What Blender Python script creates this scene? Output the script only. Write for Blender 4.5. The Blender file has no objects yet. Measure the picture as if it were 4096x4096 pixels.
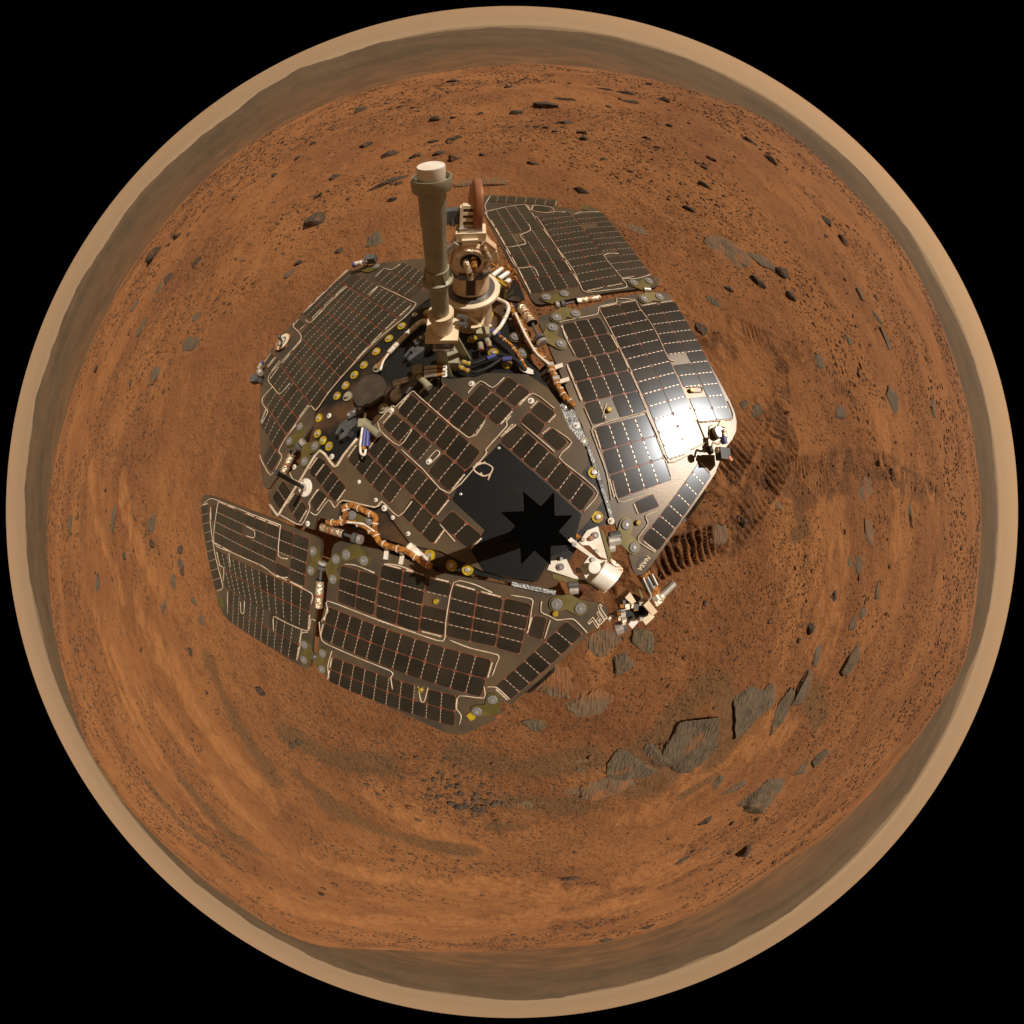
import bpy, math, random
import numpy as np
from mathutils import Vector, Matrix

# ------------------------------------------------------------------ camera, sky, sun, exposure
S = bpy.context.scene
COL = S.collection
S.render.engine = 'CYCLES'
H = 1.42                                    # height of the mast camera above the ground
K = math.radians(90.0 / 1948.0)             # angle of one photograph pixel (equidistant fisheye)
cam_data = bpy.data.cameras.new('camera')
cam = bpy.data.objects.new('camera', cam_data)
COL.objects.link(cam)
cam.location = (0, 0, H)
cam.rotation_euler = (0, 0, 0)              # straight down, picture top = +Y
cam_data.type = 'PANO'
cam_data.sensor_width = 36.0
cam_data.clip_start = 0.01
cam_data.clip_end = 120000
cc = cam_data.cycles if hasattr(cam_data, 'cycles') else cam_data
cc.panorama_type = 'FISHEYE_LENS_POLYNOMIAL'
cc.fisheye_fov = math.radians(2 * 93.5)
cc.fisheye_polynomial_k0 = 0.0
cc.fisheye_polynomial_k1 = -K * 4096.0 / 36.0
cc.fisheye_polynomial_k2 = 0.0
cc.fisheye_polynomial_k3 = 0.0
cc.fisheye_polynomial_k4 = 0.0
S.camera = cam

SUN = Vector((0.475, 0.255, 0.842)).normalized()
W = bpy.data.worlds.new('World')
S.world = W
W.use_nodes = True
wn, wl = W.node_tree.nodes, W.node_tree.links
wn.clear()
sky = wn.new('ShaderNodeTexSky')
sky.sky_type = 'NISHITA'
sky.sun_disc = False
sky.sun_elevation = math.asin(SUN.z)
sky.sun_rotation = math.atan2(SUN.x, SUN.y)
sky.dust_density = 1.0
sky.air_density = 1.0
lum = wn.new('ShaderNodeRGBToBW')
tint = wn.new('ShaderNodeMix'); tint.data_type = 'RGBA'; tint.blend_type = 'MULTIPLY'
tint.inputs[0].default_value = 1.0
tint.inputs[7].default_value = (1.0, 0.575, 0.285, 1)      # dust-laden butterscotch air
bg = wn.new('ShaderNodeBackground'); bg.inputs[1].default_value = 0.078
wo = wn.new('ShaderNodeOutputWorld')
wl.new(sky.outputs[0], lum.inputs[0]); wl.new(lum.outputs[0], tint.inputs[6])
wl.new(tint.outputs[2], bg.inputs[0]); wl.new(bg.outputs[0], wo.inputs[0])
sd = bpy.data.lights.new('sun', 'SUN')
sd.energy = 4.3; sd.angle = math.radians(0.5); sd.color = (1.0, 0.93, 0.84)
sun = bpy.data.objects.new('sun', sd)
COL.objects.link(sun)
sun.rotation_euler = SUN.to_track_quat('Z', 'Y').to_euler()
sun.location = (3, 2, 8)
S.view_settings.view_transform = 'Standard'
S.view_settings.look = 'None'
S.view_settings.exposure = 0.0
S.view_settings.gamma = 1.0
S.view_settings.use_curve_mapping = False
S.cycles.max_bounces = 5
S.cycles.volume_bounces = 0
S.cycles.use_denoising = True

rng = np.random.default_rng(7)
random.seed(7)

# ------------------------------------------------------------------ materials
def mat(name, base, rough=0.6, metal=0.0, spec=0.5, c2=None, scale=8.0, bump=0.0, bscale=60.0, lo=0.4, hi=0.6, coat=0.0, detail=6.0, stretch=None):
    m = bpy.data.materials.new(name); m.use_nodes = True
    n, l = m.node_tree.nodes, m.node_tree.links
    b = n['Principled BSDF']
    b.inputs['Base Color'].default_value = (*base, 1)
    b.inputs['Roughness'].default_value = rough
    b.inputs['Metallic'].default_value = metal
    b.inputs['Specular IOR Level'].default_value = spec
    b.inputs['Coat Weight'].default_value = coat
    tc = n.new('ShaderNodeTexCoord')
    vec = tc.outputs['Object']
    if stretch:
        mp = n.new('ShaderNodeMapping'); mp.inputs['Scale'].default_value = stretch
        l.new(vec, mp.inputs[0]); vec = mp.outputs[0]
    if c2:
        t = n.new('ShaderNodeTexNoise'); t.inputs['Scale'].default_value = scale; t.inputs['Detail'].default_value = detail
        l.new(vec, t.inputs['Vector'])
        r = n.new('ShaderNodeValToRGB')
        r.color_ramp.elements[0].position = lo; r.color_ramp.elements[1].position = hi
        r.color_ramp.elements[0].color = (*base, 1); r.color_ramp.elements[1].color = (*c2, 1)
        l.new(t.outputs['Fac'], r.inputs[0]); l.new(r.outputs[0], b.inputs['Base Color'])
    if bump:
        t2 = n.new('ShaderNodeTexNoise'); t2.inputs['Scale'].default_value = bscale; t2.inputs['Detail'].default_value = 5
        l.new(vec, t2.inputs['Vector'])
        bp = n.new('ShaderNodeBump'); bp.inputs['Strength'].default_value = bump; bp.inputs['Distance'].default_value = 0.01
        l.new(t2.outputs['Fac'], bp.inputs['Height']); l.new(bp.outputs[0], b.inputs['Normal'])
    return m

M = {}
M['panel'] = mat('panel_sheet', (0.070, 0.056, 0.039), 0.33, 0.25, 0.5, (0.125, 0.085, 0.048), 6, 0.05, 400, detail=10)
def cell_mat(name, c1, c2, rough):
    m = mat(name, c1, rough, 0, 0.5, c2, 11, lo=0.32, hi=0.72, detail=10)
    n, l = m.node_tree.nodes, m.node_tree.links; b = n['Principled BSDF']
    b.inputs['Specular Tint'].default_value = (0.82, 0.90, 1.0, 1)
    oi = n.new('ShaderNodeObjectInfo'); mr = n.new('ShaderNodeMapRange'); mr.inputs[3].default_value = 0.82; mr.inputs[4].default_value = 1.22
    l.new(oi.outputs['Random'], mr.inputs[0])
    src = b.inputs['Base Color'].links[0].from_socket
    mx = n.new('ShaderNodeMix'); mx.data_type = 'RGBA'; mx.blend_type = 'MULTIPLY'; mx.inputs[0].default_value = 1.0
    l.new(src, mx.inputs[6]); l.new(mr.outputs[0], mx.inputs[7]); l.new(mx.outputs[2], b.inputs['Base Color'])
    return m
M['cell'] = cell_mat('solar_cell_glass', (0.019, 0.0155, 0.011), (0.034, 0.025, 0.015), 0.20)
M['dustcell'] = cell_mat('dusty_solar_cell', (0.027, 0.0225, 0.0145), (0.044, 0.034, 0.021), 0.30)
M['kapton'] = mat('red_brown_film', (0.24, 0.075, 0.035), 0.5, 0, 0.4, (0.15, 0.05, 0.025), 30)
M['tab'] = mat('silver_tab', (0.56, 0.48, 0.37), 0.35, 0.3)
M['wire'] = mat('pale_wire', (0.48, 0.36, 0.24), 0.5, 0, 0.5, (0.64, 0.52, 0.38), 40)
M['wbundle'] = mat('white_lacing', (0.78, 0.74, 0.66), 0.5, 0, 0.5, (0.6, 0.5, 0.38), 60)
M['olive'] = mat('olive_anodised', (0.115, 0.092, 0.025), 0.42, 0.35, 0.5, (0.16, 0.12, 0.035), 25)
M['grey'] = mat('grey_rubber', (0.16, 0.15, 0.14), 0.5)
M['dgrey'] = mat('slate_grey_paint', (0.06, 0.062, 0.062), 0.5, 0.1, 0.5, (0.09, 0.09, 0.085), 40)
M['steel'] = mat('steel', (0.62, 0.59, 0.54), 0.3, 0.55, 0.5, (0.45, 0.41, 0.36), 30)
M['dsteel'] = mat('dark_steel', (0.15, 0.145, 0.135), 0.3, 0.5)
M['foil'] = mat('silver_foil', (0.80, 0.68, 0.50), 0.33, 0.7, 0.5, (0.55, 0.38, 0.22), 40, 0.8, 90)
M['orange'] = mat('orange_film', (0.60, 0.25, 0.04), 0.38, 0.15, 0.5, (0.25, 0.09, 0.02), 90, 1.0, 220)
M['copper'] = mat('copper_dish', (0.38, 0.165, 0.085), 0.4, 0.35, 0.5, (0.30, 0.11, 0.05), 12)
M['white'] = mat('white_paint', (0.78, 0.74, 0.66), 0.4, 0.05, 0.5, (0.66, 0.58, 0.46), 20)
M['cream'] = mat('cream_paint', (0.72, 0.60, 0.42), 0.45, 0, 0.5, (0.62, 0.48, 0.30), 14)
M['peach'] = mat('peach_metal', (0.70, 0.51, 0.33), 0.33, 0.2, 0.5, (0.58, 0.38, 0.22), 20)
M['khaki'] = mat('khaki_paint', (0.25, 0.235, 0.155), 0.42, 0.1, 0.5, (0.30, 0.27, 0.175), 16, 0.06, 60, detail=9)
M['deck'] = mat('black_deck', (0.012, 0.0125, 0.0115), 0.35, 0.0, 0.4, (0.085, 0.045, 0.022), 5, 0.1, 300, lo=0.52, hi=0.66)
M['deckshade'] = mat('shaded_deck_black', (0.0065, 0.0065, 0.0065), 0.5, 0.0, 0.2, (0.03, 0.018, 0.011), 5, 0.1, 300, lo=0.58, hi=0.72)  # bare black deck with the shade on it put into the colour
M['yellow'] = mat('yellow_film', (0.46, 0.33, 0.015), 0.35, 0.1, 0.5, (0.28, 0.17, 0.02), 60)
M['blue'] = mat('blue_sleeve', (0.06, 0.065, 0.22), 0.5)
M['black'] = mat('black_sleeve', (0.006, 0.006, 0.006), 0.6)
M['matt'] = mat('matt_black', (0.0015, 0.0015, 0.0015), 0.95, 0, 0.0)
M['maroon'] = mat('maroon_print', (0.05, 0.02, 0.018), 0.6)
M['emblem'] = mat('emblem_print', (0.045, 0.032, 0.03), 0.6)
M['edge'] = mat('silver_edge_tape', (0.42, 0.44, 0.43), 0.35, 0.7, 0.5, (0.2, 0.2, 0.2), 50, 0.6, 200)
M['wheel'] = mat('black_wheel', (0.018, 0.017, 0.016), 0.45, 0.5, 0.5, (0.07, 0.04, 0.02), 12)

# ------------------------------------------------------------------ pixel rays and planes
VIEW = {'F': (0, 0, 4096/1932), 'Z1': (1500, 600, 800/1932), 'Z2': (1800, 700, 900/1932), 'Z3': (950, 950, 900/1932), 'Z4': (1700, 1350, 900/1932),
        'Z5': (2100, 1100, 900/1932), 'Z6': (2000, 1700, 900/1932), 'A1': (1200, 1700, 900/1932), 'A2': (750, 1900, 900/1932), 'A3': (1600, 2000, 900/1932),
        'A4': (2100, 2000, 700/1932), 'Zc': (1500, 1150, 650/1932), 'B1': (1040, 1040, 700/1932), 'B2': (1380, 1450, 700/1932), 'B3': (1040, 1700, 500/1932),
        'B4': (2280, 2020, 450/1932), 'B5': (1750, 850, 400/1932)}
CAM = np.array([0, 0, H])
def ray(s, x, y):
    o = VIEW[s]
    d = np.array([o[0]+x*o[2]-2048.0, -(o[1]+y*o[2]-2048.0)])
    r = max(np.hypot(*d), 1e-6); t = r*K
    return np.array([math.sin(t)*d[0]/r, math.sin(t)*d[1]/r, -math.cos(t)])
N = np.array([-0.09, 0.07, 1.0]); N /= np.linalg.norm(N)      # the rover stands tilted
DK = 0.78                                                      # deck below camera
PLANES = {'D': (N, CAM - N*DK)}
def pt(s, x, y, h=0.0, pl='D'):
    n, q = PLANES[pl]
    d = ray(s, x, y)
    return CAM + d*(((q + n*h - CAM) @ n)/(d @ n))
_n2 = np.array([-0.034, 0.018, 1.0]); _n2 /= np.linalg.norm(_n2)   # right inner wing is canted a little at its hinge
PLANES['R'] = (_n2, pt('Z5', 215, 640))
def at(s, x, y, dist):
    return CAM + ray(s, x, y)*dist
def pxr(s, rpx, p):
    return rpx*VIEW[s][2]*K*np.linalg.norm(np.asarray(p)-CAM)

# ------------------------------------------------------------------ mesh helpers
def obj(name, verts, faces, m, parent=None, smooth=False):
    me = bpy.data.meshes.new(name)
    me.from_pydata([tuple(map(float, v)) for v in verts], [], faces)
    me.materials.append(M[m] if isinstance(m, str) else m)
    if smooth:
        me.polygons.foreach_set('use_smooth', np.ones(len(me.polygons), dtype=bool))
    me.update()
    o = bpy.data.objects.new(name, me)
    COL.objects.link(o)
    o.parent = parent
    return o
class MB:
    def __init__(s): s.v = []; s.f = []
    def add(s, v, f):
        b = len(s.v); s.v += [np.asarray(p, float) for p in v]; s.f += [tuple(i+b for i in q) for q in f]; return s
    def prism(s, poly, th, n=None):
        n = N if n is None else n
        k = len(poly); top = [np.asarray(p, float) for p in poly]; bot = [p - n*th for p in top]
        a = sum(np.cross(top[i]-top[0], top[(i+1) % k]-top[0]) for i in range(1, k-1))
        fs = [tuple(range(k)), tuple(range(2*k-1, k-1, -1))] + [((i+1) % k, i, k+i, k+(i+1) % k) for i in range(k)]
        if a @ n < 0: fs = [q[::-1] for q in fs]
        return s.add(top+bot, fs)
    def lathe(s, c, ax, prof, seg=20):
        ax = np.asarray(ax, float); ax = ax/np.linalg.norm(ax)
        u = np.cross(ax, [0.31, 0.92, 0.2]); u /= np.linalg.norm(u); w = np.cross(ax, u)
        vs = []
        for r, h in prof:
            for i in range(seg):
                a = 2*math.pi*i/seg
                vs.append(np.asarray(c)+ax*h+(u*math.cos(a)+w*math.sin(a))*r)
        fs = []
        for j in range(len(prof)-1):
            for i in range(seg):
                i2 = (i+1) % seg
                fs.append((j*seg+i, j*seg+i2, (j+1)*seg+i2, (j+1)*seg+i))
        fs.append(tuple(range(seg-1, -1, -1))); fs.append(tuple((len(prof)-1)*seg+i for i in range(seg)))
        return s.add(vs, fs)
    def cyl(s, a, b, r, seg=16, r2=None, bev=0.0):
        a = np.asarray(a, float); b = np.asarray(b, float); L = np.linalg.norm(b-a); r2 = r if r2 is None else r2
        e = min(bev*r, L*0.3)
        pr = [(r, 0), (r2, L)] if e <= 0 else [(r-e, 0), (r, e), (r2, L-e), (r2-e, L)]
        return s.lathe(a, b-a, pr, seg)
    def tube(s, pts, r, seg=6, n=4):
        P = [np.asarray(p, float) for p in pts]
        if n > 1 and len(P) > 2:
            Q = []
            for i in range(len(P)-1):
                p0, p1, p2, p3 = P[max(i-1, 0)], P[i], P[i+1], P[min(i+2, len(P)-1)]
                for j in range(n):
                    t = j/n
                    m1 = (p2-p0)*0.35; m2 = (p3-p1)*0.35
                    Q.append(p1*(2*t**3-3*t*t+1)+m1*(t**3-2*t*t+t)+p2*(-2*t**3+3*t*t)+m2*(t**3-t*t))
            Q.append(P[-1]); P = Q
        vs = []; 
        for i, p in enumerate(P):
            d = P[min(i+1, len(P)-1)]-P[max(i-1, 0)]; d = d/(np.linalg.norm(d)+1e-9)
            u = np.cross(N, d); u /= (np.linalg.norm(u)+1e-9); w = np.cross(d, u)
            for j in range(seg):
                a = 2*math.pi*j/seg; vs.append(p+(u*math.cos(a)+w*math.sin(a))*r)
        fs = [(i*seg+j, i*seg+(j+1) % seg, (i+1)*seg+(j+1) % seg, (i+1)*seg+j) for i in range(len(P)-1) for j in range(seg)]
        fs += [tuple(range(seg-1, -1, -1)), tuple((len(P)-1)*seg+j for j in range(seg))]
        return s.add(vs, fs)
    def box(s, c, ex, ey, ez):
        c, ex, ey, ez = (np.asarray(q, float) for q in (c, ex, ey, ez))
        return s.prism([c+ez-ex-ey, c+ez+ex-ey, c+ez+ex+ey, c+ez-ex+ey], 2*np.linalg.norm(ez), ez/np.linalg.norm(ez))
    def bar(s, a, b, wv, hv):
        a = np.asarray(a, float); b = np.asarray(b, float)
        return s.box((a+b)/2, (b-a)/2, wv, hv)
    def build(s, name, m, parent=None, smooth=False):
        return obj(name, s.v, s.f, m, parent, smooth)
def polar_smooth(o, ang=35):
    me = o.data
    me.polygons.foreach_set('use_smooth', np.ones(len(me.polygons), dtype=bool))
    me.set_sharp_from_angle(angle=math.radians(ang))
    return o

# value noise for terrain and stones
_T = rng.random((256, 256))
def vnoise(x, y):
    xi = np.floor(x).astype(int); yi = np.floor(y).astype(int)
    fx = x-xi; fy = y-yi; fx = fx*fx*(3-2*fx); fy = fy*fy*(3-2*fy)
    a = _T[xi & 255, yi & 255]; b = _T[(xi+1) & 255, yi & 255]; c = _T[xi & 255, (yi+1) & 255]; d = _T[(xi+1) & 255, (yi+1) & 255]
    return a+(b-a)*fx+(c-a)*fy+(a-b-c+d)*fx*fy
def fbm(x, y, o=4, g=0.5):
    s = 0; a = 1.0; t = 0
    for i in range(o):
        s = s+a*(vnoise(x*2**i+17.3*i, y*2**i+5.1*i)-0.5); t += a; a *= g
    return s/t

# ------------------------------------------------------------------ terrain: a hilltop with its brow, a valley far below, low hills on the skyline
BROW = [(2214,274),(1925,290),(1490,380),(1200,493),(862,717),(601,1014),(449,1261),(384,1398),(260,1800),(225,2190),(239,2407),(304,2719),(406,3023),
        (580,3262),(872,3520),(1199,3736),(1307,3765),(1525,3765),(1887,3772),(2177,3765),(2399,3761),(2652,3688),(3087,3464),(3340,3297),(3600,3000),(3834,2637),
        (3885,2239),(3903,2095),(3885,1893),(3849,1661),(3806,1517),(3587,1016),(3393,799),(3121,558),(2811,411),(2500,317)]
_b = sorted((math.atan2(2048-y, x-2048), math.hypot(x-2048, y-2048)*K) for x, y in BROW)
_ba = np.array([_b[-1][0]-2*math.pi]+[q[0] for q in _b]+[_b[0][0]+2*math.pi]); _bt = np.array([_b[-1][1]]+[q[1] for q in _b]+[_b[0][1]])
_fa = np.radians(np.arange(-180, 180, 1.0)); _ft = np.interp(_fa, _ba, _bt)
_kw = np.exp(-(np.arange(-9, 10)/3.5)**2); _ft = np.convolve(np.r_[_ft[-9:], _ft, _ft[:9]], _kw/_kw.sum(), 'valid')
_ba = np.r_[_fa, math.pi]; _bt = np.r_[_ft, _ft[0]]
SKY_E = [(-180, .30), (-150, .30), (-120, .35), (-90, .45), (-60, .25), (-30, .0), (0, .0), (30, .0), (60, .0), (80, .05), (95, .0), (108, .55), (118, 1.0), (128, .8), (138, .75), (150, 1.0), (160, .8), (180, .30)]
_sa = np.radians([q[0] for q in SKY_E]); _se = np.radians([q[1] for q in SKY_E])
def sstep(a, b, x):
    t = np.clip((x-a)/(b-a), 0, 1); return t*t*(3-2*t)
def ground_h(x, y):
    x = np.asarray(x, float); y = np.asarray(y, float)
    r = np.hypot(x, y)+1e-6; az = np.arctan2(y, x)
    tb = np.interp(az, _ba, _bt)
    db = 12.0+3.0*fbm(np.cos(az)*1.5+7, np.sin(az)*1.5+3, 2)*2
    zb = H-db/np.tan(tb)
    q = np.clip((r-1.5)/(db-1.5), 0, 1)
    near = -(N[0]*x+N[1]*y)/N[2]*0.9*np.exp(-(r/2.6)**2)
    lump = 0.10*fbm(x*0.45+3, y*0.45+9, 3)*sstep(0.8, 3, r)+0.020*fbm(x*3.1, y*3.1+4, 3)+0.008*fbm(x*13, y*13, 2)*(1-sstep(5, 9, r))
    lump = lump+0.07*fbm(x*1.1+5, y*1.1, 4)*sstep(7, 11, r)*(1-sstep(40, 80, r))
    lump = lump+0.030*fbm(x*4.3+1, y*4.3, 3)*sstep(2.5, 4.5, r)*(1-sstep(13, 16, r))
    sl = 1.5*zb/(db-1.5)
    xx = np.clip(r-db, 0, None)
    fall = np.where(xx < 15, 0.012*xx*xx, 2.7+0.36*(xx-15))
    hill = zb*q**1.5+sl*xx*np.exp(-xx/15)-fall
    ve = np.interp(az, _sa, _se)
    ridge = (90+2800*np.tan(ve))*np.exp(-((r-2800)/1100)**2)*(0.85+0.5*fbm(np.cos(az)*9+4, np.sin(az)*9, 4))
    rim = (95+70*fbm(np.cos(az)*5+1, np.sin(az)*5+2, 3))*sstep(9000, 16000, r)
    valley = -95+34*fbm(x*0.0021, y*0.0021, 4)+16*fbm(x*0.012, y*0.012, 3)+np.maximum(ridge*(1+0.25*fbm(np.cos(az)*14, np.sin(az)*14+r*0.0006, 4)), rim)
    far = np.logaddexp(hill/4, valley/4)*4
    return np.where(xx <= 0, hill, far+ (hill-far)*np.exp(-xx/4))+near+lump
MOUNDS = []                                 # sand banked against the large slabs
_gh0 = ground_h
def ground_h(x, y):
    z = _gh0(x, y)
    x = np.asarray(x, float); y = np.asarray(y, float)
    for mx, my, rad, amp in MOUNDS:
        q = ((x-mx)**2+(y-my)**2)/(rad*rad)
        if q.ndim == 0:
            if q < 4: z = z+float(amp*np.exp(-q)*(0.5+2.6*fbm(x*5.5+mx*9, y*5.5, 3)))
        else:
            k = q < 4
            if k.any(): z = z.copy(); z[k] += amp*np.exp(-q[k])*(0.5+2.6*fbm(x[k]*5.5+mx*9, y[k]*5.5, 3))
    return z
def ground_hit(px, py):                     # picture position (1932-wide copy) -> point on the terrain
    d = ray('F', px, py)
    t = 0.3*1.02**np.arange(0, 268)
    for _ in range(2):
        p = CAM+d*t[:, None]
        i = int(np.argmax(p[:, 2] < ground_h(p[:, 0], p[:, 1]))); i = max(i, 1)
        t = np.linspace(t[i-1], t[i], 40)
    return CAM+d*t[0]

def seg_dist(x, y, P):
    """distance to a polyline, arc length along it and signed side"""
    best = np.full(x.shape, 1e9); arc = np.zeros(x.shape); off = np.zeros(x.shape); L0 = 0.0
    for (ax, ay), (bx, by) in zip(P[:-1], P[1:]):
        dx, dy = bx-ax, by-ay; L = math.hypot(dx, dy); t = np.clip(((x-ax)*dx+(y-ay)*dy)/(L*L), 0, 1)
        ex, ey = x-ax-t*dx, y-ay-t*dy; d = np.hypot(ex, ey)
        m = d < best
        best = np.where(m, d, best); arc = np.where(m, L0+t*L, arc); off = np.where(m, (ex*-dy+ey*dx)/L, off); L0 += L
    return best, arc, off
def gl(pts): return [tuple(ground_hit(*p)[:2]) for p in pts]
# wheel tracks (centre line, half width m, cleat depth)
TRACKS = [([(1471, 675), (1474, 720), (1477, 758)], .075, .016), ([(1470, 768), (1466, 832)], .075, .016), ([(1396, 618), (1445, 640), (1505, 668)], .075, .012),
          ([(1440, 775), (1414, 820), (1384, 870), (1362, 900)], .085, .014), ([(1487, 905), (1546, 896), (1614, 879), (1665, 882), (1727, 913), (1768, 932)], .14, .012),
          ([(1215, 1075), (1280, 1042), (1350, 1018)], .08, .016), ([(1490, 830), (1460, 900), (1420, 960), (1380, 1010)], .085, .014), ([(1540, 675), (1575, 720), (1620, 770)], .07, .006)]
for _x, _y, _w in ((1312,1403,112),(1415,1332,100),(1471,1343,60),(1512,1309,50),(1193,1449,80),(1143,1486,66),(1449,1494,70),(1240,1430,46),(1121,1326,84),(1049,1285,64),(1176,1250,44),(1214,1208,52),(1363,470,72),(1548,1432,34),(1609,1244,40),(1541,1240,34)):
    _g = ground_hit(_x, _y); _r = _w*.55*K*4096/1932*np.linalg.norm(_g-CAM)*1.25
    MOUNDS.append((_g[0], _g[1], _r, .16*_r))
TRK = [(gl(p), w, dpt) for p, w, dpt in TRACKS]
CHURN = [((1395, 930), .17), ((1440, 890), .15), ((1400, 985), .15), ((1350, 935), .12), ((1360, 650), .12), ((1320, 640), .10), ((1450, 655), .10), ((1130, 1120), .14), ((1180, 1070), .12), ((1335, 720), .09), ((1270, 1000), .13), ((1300, 1010), .12), ((1330, 990), .12)]
CHN = [(tuple(ground_hit(*c)[:2]), r) for c, r in CHURN]
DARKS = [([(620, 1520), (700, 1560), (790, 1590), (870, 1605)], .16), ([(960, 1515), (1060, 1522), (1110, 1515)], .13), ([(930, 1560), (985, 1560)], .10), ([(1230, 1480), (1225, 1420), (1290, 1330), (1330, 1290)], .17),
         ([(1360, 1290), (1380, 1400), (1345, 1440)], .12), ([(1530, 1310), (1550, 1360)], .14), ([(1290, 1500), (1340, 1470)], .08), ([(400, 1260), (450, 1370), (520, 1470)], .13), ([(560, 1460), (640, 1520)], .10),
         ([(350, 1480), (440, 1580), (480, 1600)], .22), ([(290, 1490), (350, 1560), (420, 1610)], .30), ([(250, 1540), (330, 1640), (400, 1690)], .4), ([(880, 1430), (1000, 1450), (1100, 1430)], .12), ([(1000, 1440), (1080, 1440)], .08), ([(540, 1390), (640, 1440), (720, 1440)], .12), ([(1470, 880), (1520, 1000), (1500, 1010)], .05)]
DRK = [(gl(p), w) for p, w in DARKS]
BRIGHTS = [([(270, 1160), (330, 1270), (400, 1390), (500, 1500)], .22), ([(300, 1330), (380, 1440), (470, 1550)], .18), ([(215, 1230), (290, 1400), (400, 1560)], .12), ([(700, 1490), (800, 1560), (860, 1600)], .20), ([(180, 1150), (240, 1330), (300, 1450)], .14),
           ([(1250, 1520), (1350, 1430), (1480, 1380)], .20), ([(1560, 1000), (1570, 1090), (1560, 1200)], .25), ([(1480, 980), (1500, 1100), (1490, 1200)], .22), ([(1090, 1690), (1200, 1660), (1300, 1640)], .5), ([(1000, 1730), (1100, 1725), (1200, 1700)], .6),
           ([(1650, 800), (1680, 870), (1690, 1000)], .2), ([(230, 900), (250, 1000), (300, 1120)], .12), ([(170, 880), (190, 1000), (230, 1120)], .15), ([(1130, 1290), (1130, 1240)], .06), ([(590, 1620), (760, 1660), (1000, 1670)], .3), ([(520, 1700), (800, 1740), (1000, 1740)], .5)]
BRT = [(gl(p), w) for p, w in BRIGHTS]

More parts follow.
